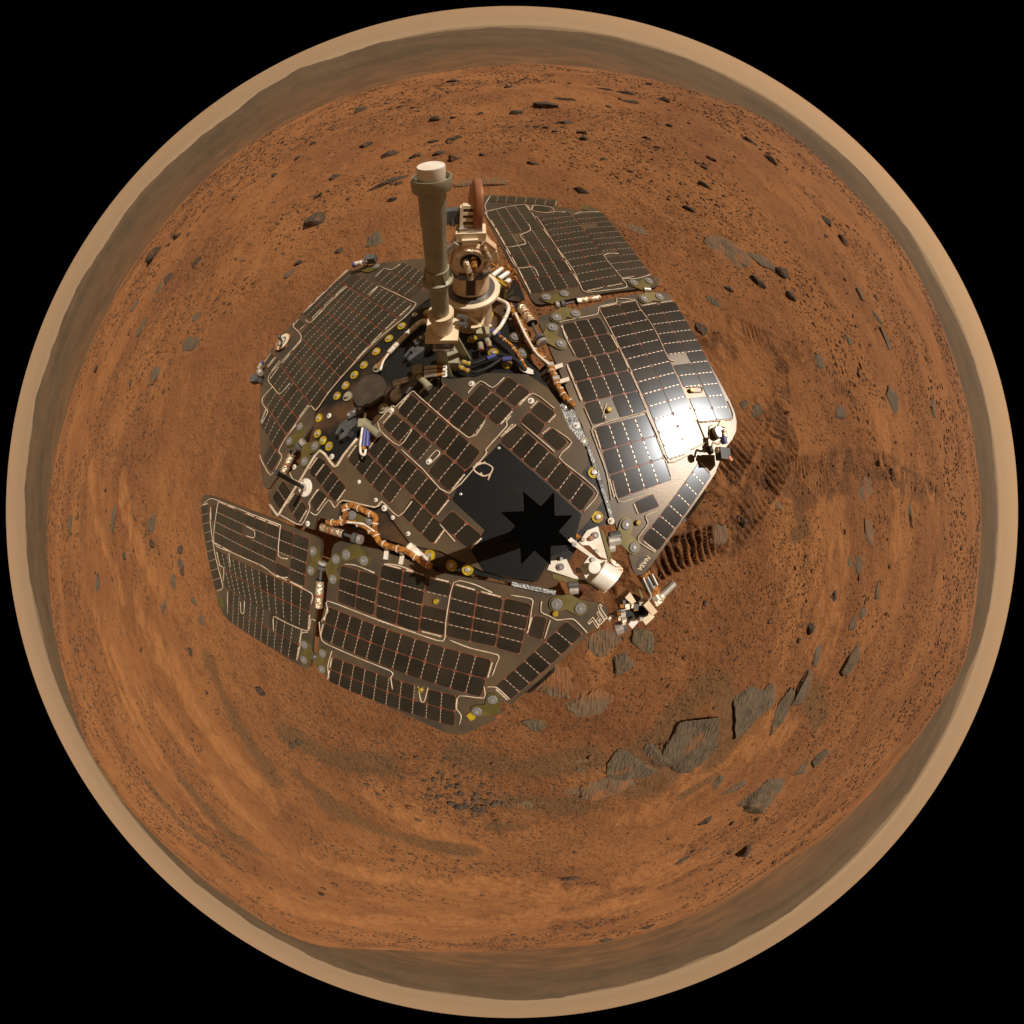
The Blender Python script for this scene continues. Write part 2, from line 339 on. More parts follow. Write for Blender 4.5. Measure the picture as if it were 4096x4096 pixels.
def build_ground():
    NA = 1440
    th = np.concatenate([np.linspace(4, 84.4, 420)])
    r = np.concatenate([H*np.tan(np.radians(th)), np.geomspace(14.8, 26000, 124)])
    az = np.linspace(0, 2*math.pi, NA, endpoint=False)
    R, A = np.meshgrid(r, az, indexing='ij')
    X = R*np.cos(A); Y = R*np.sin(A)
    Z = ground_h(X, Y)
    dark = np.zeros_like(X); bright = np.zeros_like(X); dist = np.zeros_like(X)
    n = 420
    x, y = X[:n], Y[:n]
    wob = fbm(x*2.1+11, y*2.1, 3)
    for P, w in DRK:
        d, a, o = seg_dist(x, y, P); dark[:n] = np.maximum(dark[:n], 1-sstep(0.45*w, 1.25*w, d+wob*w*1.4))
    for P, w in BRT:
        d, a, o = seg_dist(x, y, P); bright[:n] = np.maximum(bright[:n], 1-sstep(0.35*w, 1.25*w, d+wob*w*2.2+fbm(x*9+5, y*4, 4)*w*1.6))
    rough = fbm(x*9+2, y*9, 4); ridge_ = np.zeros_like(X)
    for P, w, dp in TRK:
        d, a, o = seg_dist(x, y, P)
        m = (1-sstep(w*0.92, w*1.12, d+rough*w*0.35))*((0.35 if w < .1 else 0.15)+(0.65 if w < .1 else 0.85)*sstep(-0.14, 0.05, fbm(x*5+21, y*5+w*90, 3)))
        clt = np.abs(((a/0.042+0.55*rough+0.3*wob) % 1.0)-0.5)*2
        prof = sstep(0.35, 0.75, clt)
        Z[:n] += m*(-dp*0.9+dp*1.7*prof)+ (1-sstep(w*1.0, w*1.5, d))*sstep(w*0.8, w*1.0, d)*0.012
        crumb = sstep(-0.08, 0.16, fbm(x*6+31, y*6+7, 4))
        dist[:n] = np.maximum(dist[:n]*(1-m*prof), m*(1-prof)*0.88)
        ridge_[:n] = np.maximum(ridge_[:n], m*prof)
        dist[:n] = np.maximum(dist[:n], (1-sstep(w*1.0, w*1.7, d))*sstep(-0.05, 0.12, rough)*0.8)
    for (cx, cy), rr in CHN:
        d = np.hypot(x-cx, y-cy)+wob*rr*1.3
        m = 1-sstep(rr*0.5, rr*1.25, d)
        Z[:n] += m*(0.03*fbm(x*14, y*14, 4)*1.6)
        dist[:n] = np.maximum(dist[:n], m*np.clip(0.45+2.6*fbm(x*17+3, y*17, 3), 0, .85))
    dark *= 1-dist
    bright *= (1-dist)*(1-dark)
    rip = bright[:n]*(1-dist[:n])
    Z[:n] += 0.045*rip*(0.6+fbm(x*1.7, y*0.6, 3))*sstep(2.0, 3.5, np.hypot(x, y))
    bright = np.maximum(bright, 0.9*ridge_)
    far = sstep(11, 40, R); deep = sstep(250, 1700, R)
    nv = X.size; rows = len(r)
    i = np.arange(rows-1)[:, None]*NA; j = np.arange(NA)[None, :]; j2 = (j+1) % NA
    F = np.stack([i+j, i+NA+j, i+NA+j2, i+j2], axis=-1).reshape(-1, 4)
    V = np.stack([X, Y, Z], axis=-1).reshape(-1, 3)
    V = np.vstack([V, [[0, 0, float(ground_h(0.0, 0.0))]]])
    C = np.stack([np.full(NA, nv), np.arange(NA), (np.arange(NA)+1) % NA], axis=-1)
    me = bpy.data.meshes.new('ground')
    me.vertices.add(len(V)); me.vertices.foreach_set('co', V.astype(np.float32).ravel())
    loops = np.concatenate([F.ravel(), C.ravel()]).astype(np.int32)
    me.loops.add(len(loops)); me.loops.foreach_set('vertex_index', loops)
    me.polygons.add(len(F)+len(C))
    st = np.concatenate([np.arange(len(F))*4, len(F)*4+np.arange(len(C))*3]).astype(np.int32)
    me.polygons.foreach_set('loop_start', st)
    me.polygons.foreach_set('use_smooth', np.ones(len(F)+len(C), dtype=bool))
    me.update(calc_edges=True)
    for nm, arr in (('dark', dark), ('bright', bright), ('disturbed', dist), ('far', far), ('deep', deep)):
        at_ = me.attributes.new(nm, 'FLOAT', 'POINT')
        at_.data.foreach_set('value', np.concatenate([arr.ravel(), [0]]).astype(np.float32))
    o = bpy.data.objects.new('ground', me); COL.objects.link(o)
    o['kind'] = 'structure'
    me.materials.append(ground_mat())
    return o

def ground_mat():
    m = bpy.data.materials.new('rusty_soil'); m.use_nodes = True
    n, l = m.node_tree.nodes, m.node_tree.links
    b = n['Principled BSDF']; b.inputs['Roughness'].default_value = 0.95; b.inputs['Specular IOR Level'].default_value = 0.08
    tc = n.new('ShaderNodeTexCoord')
    def noise(sc, det=5, st=None, rough=0.55):
        t = n.new('ShaderNodeTexNoise'); t.inputs['Scale'].default_value = sc; t.inputs['Detail'].default_value = det; t.inputs['Roughness'].default_value = rough
        v = tc.outputs['Object']
        if st:
            mp = n.new('ShaderNodeMapping'); mp.inputs['Scale'].default_value = st; l.new(v, mp.inputs[0]); v = mp.outputs[0]
        l.new(v, t.inputs['Vector']); return t.outputs['Fac']
    def ramp(f, lo, hi):
        r = n.new('ShaderNodeMapRange'); r.interpolation_type = 'SMOOTHSTEP'; r.inputs[1].default_value = lo; r.inputs[2].default_value = hi
        l.new(f, r.inputs[0]); return r.outputs[0]
    def mul(a, c):
        q = n.new('ShaderNodeMath'); q.operation = 'MULTIPLY'
        l.new(a, q.inputs[0])
        if isinstance(c, float): q.inputs[1].default_value = c
        else: l.new(c, q.inputs[1])
        return q.outputs[0]
    def mix(f, a, c):
        q = n.new('ShaderNodeMix'); q.data_type = 'RGBA'
        if isinstance(f, float): q.inputs[0].default_value = f
        else: l.new(f, q.inputs[0])
        for s, v in ((6, a), (7, c)):
            if isinstance(v, tuple): q.inputs[s].default_value = (*v, 1)
            else: l.new(v, q.inputs[s])
        return q.outputs[2]
    def attr(nm):
        a = n.new('ShaderNodeAttribute'); a.attribute_name = nm; return a.outputs['Fac']
    c = mix(ramp(noise(0.55, 6), 0.35, 0.65), (0.290, 0.124, 0.045), (0.205, 0.085, 0.034))
    c = mix(mul(ramp(noise(2.4, 8, (1.2, 0.7, 1), 0.7), 0.5, 0.68), 0.45), c, (0.345, 0.149, 0.054))
    c = mix(mul(ramp(noise(5.0, 6), 0.50, 0.66), 0.45), c, (0.155, 0.065, 0.027))
    c = mix(mul(ramp(noise(75, 5, None, 0.7), 0.52, 0.66), 0.6), c, (0.115, 0.055, 0.027))
    c = mix(mul(mul(attr('bright'), ramp(noise(7.0, 8, (1.6, 0.8, 1), 0.72), 0.36, 0.60)), 0.62), c, (0.39, 0.170, 0.060))
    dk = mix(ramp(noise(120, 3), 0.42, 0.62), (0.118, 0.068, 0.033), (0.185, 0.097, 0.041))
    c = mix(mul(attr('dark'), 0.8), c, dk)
    ds = mix(ramp(noise(45, 5), 0.4, 0.62), (0.088, 0.043, 0.022), (0.17, 0.075, 0.034))
    c = mix(attr('disturbed'), c, ds)
    fs = mix(ramp(noise(0.0022, 5, None, 0.6), 0.38, 0.62), (0.052, 0.035, 0.020), (0.088, 0.053, 0.027))
    fs = mix(mul(ramp(noise(0.018, 4, None, 0.6), 0.56, 0.70), 0.45), fs, (0.15, 0.077, 0.033))
    fs = mix(mul(ramp(noise(0.0035, 6), 0.48, 0.66), 0.55), fs, (0.062, 0.043, 0.024))
    ms = mix(ramp(noise(0.012, 6, None, 0.6), 0.38, 0.64), (0.105, 0.056, 0.027), (0.185, 0.086, 0.036))
    fs = mix(attr('deep'), ms, fs)
    c = mix(attr('far'), c, fs)
    l.new(c, b.inputs['Base Color'])
    h1 = noise(22, 9, None, 0.72); h2 = noise(5.5, 4)
    add = n.new('ShaderNodeMath'); add.operation = 'ADD'; l.new(h1, add.inputs[0]); l.new(mul(h2, 1.3), add.inputs[1])
    bp = n.new('ShaderNodeBump'); bp.inputs['Strength'].default_value = 1.0; bp.inputs['Distance'].default_value = 0.030
    l.new(add.outputs[0], bp.inputs['Height']); l.new(bp.outputs[0], b.inputs['Normal'])
    return m
ground = build_ground()

# ------------------------------------------------------------------ the rover
rover = bpy.data.objects.new('rover', None); COL.objects.link(rover)
rover.location = (0, 0, 0)
rover['label'] = 'dusty six-wheeled rover with dark solar panels filling the middle of the picture'
rover['category'] = 'rover'
def poly(s, pts, h=0.0, pl='D'): return [pt(s, x, y, h, pl) for x, y in pts]
def nrm(pl): return PLANES[pl][0]
CELLS = []                                   # (screen area, verts, faces, panel)
def cell_mesh(q, n, th=0.0022, gap=0.0013, ch=0.12):
    """one chamfered cell inside the quad q (four corners), standing proud of its sheet"""
    q = [np.asarray(p) for p in q]; c = sum(q)/4
    ex = (q[1]-q[0]+q[2]-q[3])/2; ey = (q[3]-q[0]+q[2]-q[1])/2
    lx, ly = np.linalg.norm(ex), np.linalg.norm(ey); cl = ch*min(lx, ly)
    top = []
    for i in range(4):
        p, a, b = q[i], q[(i-1) % 4], q[(i+1) % 4]
        da = (a-p)/np.linalg.norm(a-p); db = (b-p)/np.linalg.norm(b-p)
        p2 = p+(da+db)*gap
        top += [p2+da*cl, p2+db*cl]
    top = [p+n*th for p in top]
    bot = [p-n*(th+0.0005) for p in top]
    f = [tuple(range(8))]+[((i+1) % 8, i, 8+i, 8+(i+1) % 8) for i in range(8)]
    a = np.cross(top[2]-top[0], top[4]-top[0])
    if a @ n < 0: f = [t[::-1] for t in f]
    return top+bot, f, np.linalg.norm(np.cross(ex, ey))
def block(panel, s, quad, nx, ny, pl, h, tabs='x', skip=()):
    """nx by ny cells between four traced corners; tabs: joints running across x or y carry bright tabs"""
    n = nrm(pl)
    Q = poly(s, quad, h, pl)
    def B(u, v): return (Q[0]*(1-u)+Q[1]*u)*(1-v)+(Q[3]*(1-u)+Q[2]*u)*v
    for i in range(nx):
        for j in range(ny):
            if (i, j) in skip: continue
            q = [B(i/nx, j/ny), B((i+1)/nx, j/ny), B((i+1)/nx, (j+1)/ny), B(i/nx, (j+1)/ny)]
            v, f, ar = cell_mesh(q, n)
            KAP[panel].prism([p+n*0.0009 for p in q], 0.0008, n)
            c = sum(q)/4-CAM; d = np.linalg.norm(c)
            CELLS.append((ar*abs(c @ n)/d**3, v, f, panel))
            for cond, e0, e1 in ((tabs == 'x' and i == 0, q[0], q[3]), (tabs == 'x' and i == nx-1, q[2], q[1]), (tabs == 'y' and j == 0, q[1], q[0]), (tabs == 'y' and j == ny-1, q[3], q[2])):
                if cond and rng.random() < 0.62:
                    w_ = np.cross(n, e1-e0); w_ = w_/np.linalg.norm(w_)
                    if w_ @ (e0-sum(q)/4) < 0: w_ = -w_
                    TRM[panel].bar(e0+(e1-e0)*.12+w_*.003+n*.0022, e0+(e1-e0)*.88+w_*.003+n*.0022, w_*.0016, n*.0012)
                    for t_ in (.2, .4, .6, .8): TRM[panel].bar(e0+(e1-e0)*(t_-.02)+w_*.003+n*.0042, e0+(e1-e0)*(t_+.02)+w_*.003+n*.0042, w_*.0022, n*.0008)
            if tabs == 'x' and i+1 < nx: a, b = q[1], q[2]
            elif tabs == 'y' and j+1 < ny: a, b = q[3], q[2]
            else: continue
            w = np.cross(n, b-a); w = w/np.linalg.norm(w)*0.0009
            for k in range(4):
                t0 = 0.10+k*0.215; t1 = t0+0.13
                TAB[panel].bar(a+(b-a)*t0+n*0.0026, a+(b-a)*t1+n*0.0026, w, n*0.0006)
KAP, TAB, TRM, PAN = {}, {}, {}, {}
def panel(name, outline, pl, h, th=0.014, label=None, m='panel'):
    o = MB().prism([p for s, pts in outline for p in poly(s, pts, h, pl)], th, nrm(pl)).build('solar_panel', m, rover)
    if label: o['label'] = label
    PAN[name] = o; KAP[name] = MB(); TAB[name] = MB(); TRM[name] = MB()
    return o
def wires(panelname, pl, h, lst, r=0.0018):
    for s, pts in lst:
        MB().tube(poly(s, pts, h+0.0028, pl), r, 5, 3).build('wire', 'wire', PAN[panelname], True)

# ---- right outer wing
panel('RO', [('Z2', [(262,190),(340,172),(640,190),(925,212),(912,270),(1120,303),(1190,265),(1250,285),(1310,340),(1400,420),(1600,690),(1782,925),(1776,955),(1745,968),(1480,992),(900,1092),(780,1112),(735,1105),(700,1070),(480,690),(265,290)])], 'D', 0, label='wing panel with a curved far edge, at the top right')
block('RO', 'Z2', [(335,180),(912,222),(898,270),(322,233)], 7, 1, 'D', 0)
block('RO', 'Z2', [(715,265),(865,280),(855,318),(715,300)], 1, 1, 'D', 0)
block('RO', 'Z2', [(318,322),(640,258),(1115,960),(705,1025)], 4, 8, 'D', 0, 'x', {(1, 3)})
block('RO', 'Z2', [(755,352),(1020,318),(1490,930),(1150,1000)], 2, 12, 'D', 0, 'y')
block('RO', 'Z2', [(1060,345),(1310,325),(1720,855),(1450,890)], 2, 11, 'D', 0, 'y', {(0, 2), (0, 7)})
wires('RO', 'D', 0, [('Z2', [(300,340),(330,310),(640,252),(690,300),(800,325),(905,315)]), ('Z2', [(345,180),(300,260),(310,310),(320,360),(380,450),(480,620)]), ('Z2', [(480,625),(650,590),(600,520),(690,475),(675,420)]),
    ('Z2', [(480,640),(520,720),(580,800),(715,790),(760,870)]), ('Z2', [(580,800),(690,1020)]), ('Z2', [(740,355),(800,440),(900,600),(1050,800),(1120,950),(1175,1008),(1500,970),(1510,930),(1480,892),(1600,890),(1720,855)]), ('Z2', [(1450,675),(1320,690),(1480,890)]), ('Z2', [(700,300),(720,260),(870,278),(900,315),(990,318)]), ('Z2', [(1065,340),(1120,320),(1280,318)])])
MB().prism(poly('Z2', [(1130,252),(1182,256),(1178,300),(1124,296)], .004), .004).build('corner_pad', 'olive', PAN['RO'])
# ---- right inner wing (down to the front corner)
panel('RI', [('Z5', [(120,360),(165,340),(470,290),(640,240),(700,215),(780,195),(950,170),(1190,148),(1225,155),(1250,190),(1330,330),(1600,790),(1760,1085),(1800,1180),(1818,1260),(1812,1340),(1780,1410),(1715,1490),(1640,1680)]), ('Z6', [(1858,400),(1560,830),(1260,1255),(1235,1282),(1205,1292),(1165,1280),(1140,1240),(1090,1060),(1010,900),(975,800),(880,540),(790,290),(705,0)]), ('Z5', [(440,1190),(215,640),(120,410)])], 'R', 0, label='wing panel with a bright sun glint and a round emblem at its front corner')
block('RI', 'Z5', [(310,425),(640,362),(800,655),(455,720)], 3, 2, 'R', 0)
block('RI', 'Z5', [(360,750),(810,655),(1040,1180),(580,1290)], 4, 3, 'R', 0, 'x', {(1, 2)})
block('RI', 'Z5', [(600,1310),(1040,1200),(1255,1760),(780,1930)], 4, 3, 'R', 0)
block('RI', 'Z5', [(640,290),(970,225),(1540,1470),(1225,1580)], 2, 13, 'R', 0, 'y', {(1, 12)})
block('RI', 'Z5', [(990,275),(1285,230),(1785,1235),(1490,1260)], 2, 11, 'R', 0, 'y', {(0, 5), (0, 8)})
block('RI', 'Z6', [(1705,320),(1810,435),(1355,1085),(1215,975)], 1, 7, 'R', 0, 'y')
block('RI', 'Z6', [(1150,660),(1310,590),(1370,700),(1195,770)], 1, 1, 'R', 0)
wires('RI', 'R', 0, [('Z5', [(290,410),(340,395),(560,350),(625,330),(640,270),(780,240),(785,200)]), ('Z5', [(785,200),(940,215),(980,280),(1090,430),(1160,560),(1230,720),(1290,740)]), ('Z5', [(640,300),(740,480),(820,650),(900,800),(960,960),(1045,1160),(820,1230),(580,1310),(600,1420),(700,1700),(740,1932)]),
    ('Z5', [(320,430),(340,520),(430,690)]), ('Z5', [(360,780),(400,880),(480,1080)]), ('Z5', [(510,1140),(580,1300)]), ('Z5', [(1040,1180),(1130,1370),(1235,1610),(1400,1550)]), ('Z5', [(1480,1240),(1560,1440)]), ('Z5', [(1610,1290),(1585,1300),(1570,1420),(1430,1500)]), ('Z5', [(1740,1080),(1785,1235),(1500,1262)]), ('Z5', [(1390,965),(1510,958),(1522,1000),(1430,1008)]), ('Z5', [(700,1100),(660,1230)]),
    ('Z6', [(965,480),(1020,662),(1160,625),(1300,590)]), ('Z6', [(1350,740),(1250,780),(1270,850),(1190,960),(1200,1010),(1330,1092)])])
# ---- left inner wing
panel('LI', [('A2', [(1240,640),(1262,590),(1310,568),(1640,640)]), ('A1', [(700,1085),(1130,1220)]), ('A3', [(300,615),(700,690),(1230,790),(1600,865),(1735,890),(1775,915),(1792,955),(1775,1010),(1640,1125),(945,1760),(885,1725),(850,1760),(860,1800),(880,1830),(840,1880),(760,1915)]), ('F', [(872,1386),(840,1382),(760,1345),(635,1290),(612,1275),(600,1255)]), ('A2', [(1118,1600),(1140,1290),(1190,1080)])], 'D', 0, label='wing panel in the mast shadow with printed letters at its front corner')
block('LI', 'A1', [(355,1200),(680,1290),(635,1640),(325,1515)], 2, 3, 'D', 0, 'y')
block('LI', 'A1', [(705,1195),(1090,1300),(1020,1780),(650,1655)], 2, 4, 'D', 0, 'y')
block('LI', 'A3', [(235,665),(445,715),(385,1165),(165,1110)], 1, 4, 'D', 0, 'y', {(0, 1)})
block('LI', 'A3', [(455,725),(890,845),(820,1260),(395,1170)], 2, 4, 'D', 0, 'y')
block('LI', 'A3', [(905,838),(1130,890),(1030,1325),(825,1270)], 1, 4, 'D', 0, 'y')
block('LI', 'F', [(621,1144),(928,1244),(908,1315),(606,1204)], 12, 2, 'D', 0, 'x')
block('LI', 'F', [(629,1239),(861,1312),(858,1370),(620,1285)], 10, 2, 'D', 0, 'x', {(7, 0)})
block('LI', 'A3', [(1430,1035),(1570,1150),(945,1720),(815,1600)], 1, 7, 'D', 0, 'y')
block('LI', 'A3', [(1150,985),(1265,1010),(1220,1205),(1095,1165)], 1, 1, 'D', 0)
wires('LI', 'D', 0, [('A1', [(180,1690),(240,1600),(240,1510),(620,1655),(1000,1790),(1230,1855),(1250,1700),(1320,1350),(1500,1370),(1650,1440)]), ('A2', [(1130,1260),(1155,1420),(1280,1490),(1740,1680),(1745,1740),(1760,1840)]), ('A3', [(420,1200),(600,1270),(840,1330),(830,1400),(790,1510)]), ('A3', [(940,815),(1130,850),(1130,930),(1100,1130)]),
    ('A3', [(1215,870),(1210,960),(1290,1000),(1350,1030),(1480,1020),(1550,1080),(1605,1140)]), ('A3', [(1290,1030),(1270,1090),(1240,1190)]), ('A3', [(720,1600),(720,1700),(510,1680),(480,1780),(525,1850),(510,1925)]), ('A3', [(740,1605),(830,1610),(940,1710)]), ('A3', [(155,1600),(180,1725),(210,1725),(240,1610)]), ('A1', [(380,1195),(480,1205),(640,1270)]), ('A1', [(740,1190),(860,1210),(1060,1290)]), ('A2', [(1240,1510),(1205,1640),(1215,1740)])])
# ---- left outer wing
panel('LO', [('A2', [(115,225),(128,185),(155,165),(210,175),(700,360),(1100,525),(1140,555),(1150,600),(1105,1100),(1062,1610),(1045,1655),(1005,1658),(700,1480),(360,1258),(310,1205),(280,1130),(240,1000),(115,290)])], 'D', 0, label='wing panel with a row of cells along its slanted outer edge, at the left')
block('LO', 'A2', [(118,270),(182,250),(300,965),(240,990)], 1, 9, 'D', 0, 'y')
block('LO', 'A2', [(205,262),(250,250),(245,380),(208,398)], 1, 1, 'D', 0)
block('LO', 'A2', [(270,235),(1050,545),(1005,960),(232,572)], 8, 4, 'D', 0, 'y', {(3, 1), (6, 2)})
block('LO', 'A2', [(255,640),(1070,1010),(1035,1335),(330,965)], 13, 2, 'D', 0, 'x')
block('LO', 'A2', [(360,985),(985,1300),(935,1600),(350,1245)], 11, 2, 'D', 0, 'x', {(2, 0), (6, 0)})
wires('LO', 'D', 0, [('A2', [(130,260),(190,205),(265,220),(800,430)]), ('A2', [(265,225),(225,580),(370,660),(640,780),(760,870),(860,880)]), ('A2', [(200,300),(195,400),(240,700),(305,960),(250,995)]), ('A2', [(800,430),(780,690),(860,720)]), ('A2', [(900,930),(1070,1020),(1060,1110)]), ('A2', [(740,1340),(740,1215),(830,1260),(1030,1340),(1060,1240),(1100,1250)]),
    ('A2', [(1030,1350),(975,1360),(970,1450),(940,1590)]), ('A2', [(355,670),(370,790)]), ('A2', [(345,1000),(345,1190)]), ('A2', [(500,440),(575,480),(570,540),(500,520)]), ('A2', [(260,770),(310,800),(310,910)]), ('A2', [(455,1090),(460,1180),(485,1185),(490,1080)])])
MB().prism(poly('A2', [(250,1062),(298,1052),(315,1130),(268,1142)], .004), .004).build('corner_pad', 'olive', PAN['LO'])
# ---- rear panel
panel('RL', [('Z3', [(1700,175),(1530,185),(1250,215),(1000,268),(930,312),(700,500),(480,730),(340,890),(262,1000),(222,1090),(196,1260),(190,1500),(195,1860)]), ('B3', [(20,760),(50,940),(100,985),(150,970),(300,750),(560,420),(680,200),(820,20)]), ('B1', [(600,1690),(880,1320),(1200,1010),(1540,690),(1800,470),(1960,360)])], 'D', 0, label='rear panel with a ringed white dial at its outer edge')
for quad, a, b in (([(945,290),(1520,635),(1205,945),(710,555)], 9, 2), ([(710,555),(1205,945),(890,1295),(435,830)], 9, 2), ([(478,880),(890,1295),(610,1650),(240,1165)], 8, 2), ([(230,1165),(550,1580),(420,1750),(105,1340)], 6, 1), ([(140,1400),(420,1750),(300,1920),(40,1560)], 5, 1),
                   ([(1000,105),(1090,160),(560,660),(470,600)], 2, 4), ([(1085,165),(1310,290),(1190,415),(955,280)], 4, 1), ([(1310,290),(1680,490),(1520,635),(1190,415)], 6, 1), ([(1380,110),(1800,320),(1660,440),(1265,215)], 6, 1), ([(1580,30),(1900,170),(1800,320),(1455,125)], 5, 1), ([(135,1020),(170,1065),(75,1185),(45,1150)], 1, 1), ([(200,1060),(232,1095),(115,1245),(80,1210)], 1, 1), ([(440,650),(510,710),(430,780),(375,730)], 1, 1)):
    block('RL', 'B1', quad, a, b, 'D', 0, 'x')
block('RL', 'B3', [(120,-270),(405,155),(250,395),(15,0)], 4, 1, 'D', 0)
block('RL', 'B3', [(180,300),(320,490),(170,740),(45,540)], 2, 1, 'D', 0)
wires('RL', 'D', 0, [('B1', [(1550,45),(1450,110),(1370,95),(1270,190)]), ('B1', [(1310,285),(1660,450),(1720,490),(1590,640),(1250,920),(1000,1180),(760,1460),(620,1660),(555,1610),(430,1760),(310,1930)]), ('B1', [(960,290),(720,520),(560,690),(500,660)]), ('B1', [(370,700),(370,740),(430,800),(450,880),(240,1120),(110,1260),(90,1330),(140,1400),(220,1480),(330,1360)]),
    ('B1', [(140,1400),(30,1520),(30,1590),(85,1670),(60,1730),(20,1810)]), ('B1', [(960,110),(720,350),(480,590)]), ('B3', [(560,0),(400,200),(290,400),(340,500),(170,780),(20,540),(0,460)]), ('B1', [(1300,290),(1180,390)])])
# ---- body, black deck and the raised middle panel
deck_out = [('B3', [(560,560),(700,430),(830,30)]), ('B1', [(620,1700),(900,1335),(1220,1020),(1560,705),(1820,485),(1932,400)]), ('F', [(835,500),(905,498),(945,505),(962,540),(985,590)]), ('Z2', [(470,1180),(520,1400),(660,1560),(760,1660),(790,1760)]), ('Z4', [(1090,440),(1290,640),(1405,940),(1500,1210),(1640,1600),(1500,1620)]), ('F', [(1120,1005),(1085,1040),(1050,1105)]), ('A3', [(1230,775),(700,650),(300,570)]), ('A1', [(1130,1215),(870,1020),(560,930),(420,870)]), ('B3', [(1240,1480),(1200,1200)])]
deck_poly = [p for s, q in deck_out for p in poly(s, q, 0.004)]
deck = MB().prism(deck_poly, .02).build('deck', 'deck', rover); deck['label'] = 'black composite deck plate with rusty dust patches'
dc = sum(deck_poly)/len(deck_poly)
body = MB().prism([dc+(p-dc)*0.88-N*0.021 for p in deck_poly], .26).build('body', 'dsteel', rover)
CH = 0.018
panel('C', [('B3', [(120,1050),(265,850),(450,742),(700,520),(940,372),(1160,600),(1330,400),(1500,195)]), ('B2', [(130,850),(350,660),(515,472),(560,486),(735,308),(800,325),(1030,170),(1190,182),(1420,150)]), ('Z4', [(520,305),(880,315),(1060,440),(1150,560),(1230,760),(1390,970),(1400,1090),(1345,1160),(1525,1400),(1395,1590),(1300,1690)]), ('F', [(1090,1020),(1040,1050)]), ('A3', [(1180,700),(900,660)]), ('A1', [(1560,1250),(1200,1080),(960,1035),(820,850)]), ('B3', [(1900,1230),(1740,1290),(1290,1175),(1235,1210),(1200,1500),(880,1420),(830,1620),(180,1400),(150,1230)])], 'D', CH, .010, label='middle panel on the deck with diagonal rows of cells')
for quad, a, b, sk in (([(1000,165),(1700,715),(1510,960),(815,370)], 6, 1, {(5, 0)}), ([(1510,235),(1860,515),(1690,700),(1340,415)], 3, 1, ()), ([(735,350),(1505,985),(1340,1200),(580,540)], 7, 1, ()), ([(545,555),(1340,1200),(1150,1430),(415,700)], 7, 1, {(4, 0)}), ([(400,790),(1160,1485),(990,1700),(255,985)], 7, 1, ()), ([(150,905),(1110,1815),(970,2010),(30,1075)], 9, 1, {(5, 0)})):
    block('C', 'B2', quad, a, b, 'D', CH, 'x', sk)
for quad, a in (([(715,335),(910,470),(785,600),(595,460)], 2), ([(780,735),(1460,1330),(1345,1500),(640,885)], 7), ([(985,545),(1125,650),(1040,740),(900,630)], 1), ([(895,635),(1038,748),(975,848),(815,710)], 1), ([(1090,775),(1230,900),(1150,985),(1000,850)], 1)):
    block('C', 'Z4', quad, a, 1, 'D', CH)
block('C', 'A1', [(1310,730),(1570,950),(1450,1065),(1190,850)], 2, 1, 'D', CH)
for quad, a, b in (([(920,490),(1040,570),(840,830),(760,720)], 1, 1), ([(1030,590),(1340,960),(1170,1200),(855,820)], 3, 1), ([(920,990),(1045,1090),(865,1345),(780,1200)], 1, 1), ([(560,1045),(745,1280),(600,1520),(425,1250)], 2, 1)):
    block('C', 'B3', quad, a, b, 'D', CH)
block('C', 'B3', [(365,850),(490,1035),(320,1310),(190,1130)], 1, 2, 'D', CH, 'y')
wires('C', 'D', CH, [('B2', [(360,660),(520,480),(560,490),(740,320),(810,370),(1360,830),(1540,650)]), ('B2', [(360,660),(400,765),(600,920),(740,740)]), ('B2', [(620,960),(860,1180),(1150,1445),(1550,1020),(1555,960),(1780,710),(1780,650),(1830,590)]), ('B2', [(1365,340),(1370,320),(1500,205),(1630,280),(1760,165)]), ('B2', [(0,1520),(330,1600),(405,1530),(590,1700),(740,1530)]), ('B2', [(920,1060),(1010,970),(1045,1010),(930,1130)]),
    ('Z4', [(650,860),(780,750)]), ('Z4', [(790,580),(930,480),(1110,610)]), ('Z4', [(830,740),(1110,980)]), ('Z4', [(1100,780),(1260,900),(1150,1030),(1340,1190),(1485,1335),(1360,1495)]), ('B3', [(300,1380),(420,1450),(640,1545),(770,1290),(760,1190),(910,990)]), ('B3', [(770,1340),(880,1390),(1060,1160),(1160,1280),(1280,1165),(1780,1270),(1890,1180)]), ('B3', [(460,730),(500,830),(600,880)]), ('A1', [(1200,850),(1330,1000)])])
wires('C', 'D', CH, [('B3', [(150,1230),(260,1380),(300,1370),(620,860),(690,740),(930,395),(1155,650),(1290,470),(1500,210)])], .005)
MB().prism([p for v_, L_ in (('Z4', [(340,1150),(520,1035),(640,905),(1345,1520),(1300,1680)]), ('F', [(1085,1030),(1040,1050)]), ('A3', [(1180,700),(900,655),(720,610)]), ('A1', [(1470,1080),(1590,900),(1310,640)])) for p in poly(v_, L_, CH+.003)], .002).build('deck_shade_sheet', 'deckshade', deck)  # added sheet: black deck and the shade around the mast painted as one black
MB().prism(poly('Z4', [(1150,560),(1215,545),(1290,635),(1400,915),(1395,940),(1330,900),(1220,790)], .009), .004).build('edge_shield', 'edge', deck)
MB().prism(poly('Z4', [(1385,930),(1415,930),(1630,1590),(1600,1590)], .010), .004).build('edge_strip', 'edge', deck)
MB().prism(poly('A3', [(960,700),(1340,780),(1330,815),(955,735)], .010), .004).build('edge_strip', 'edge', deck)

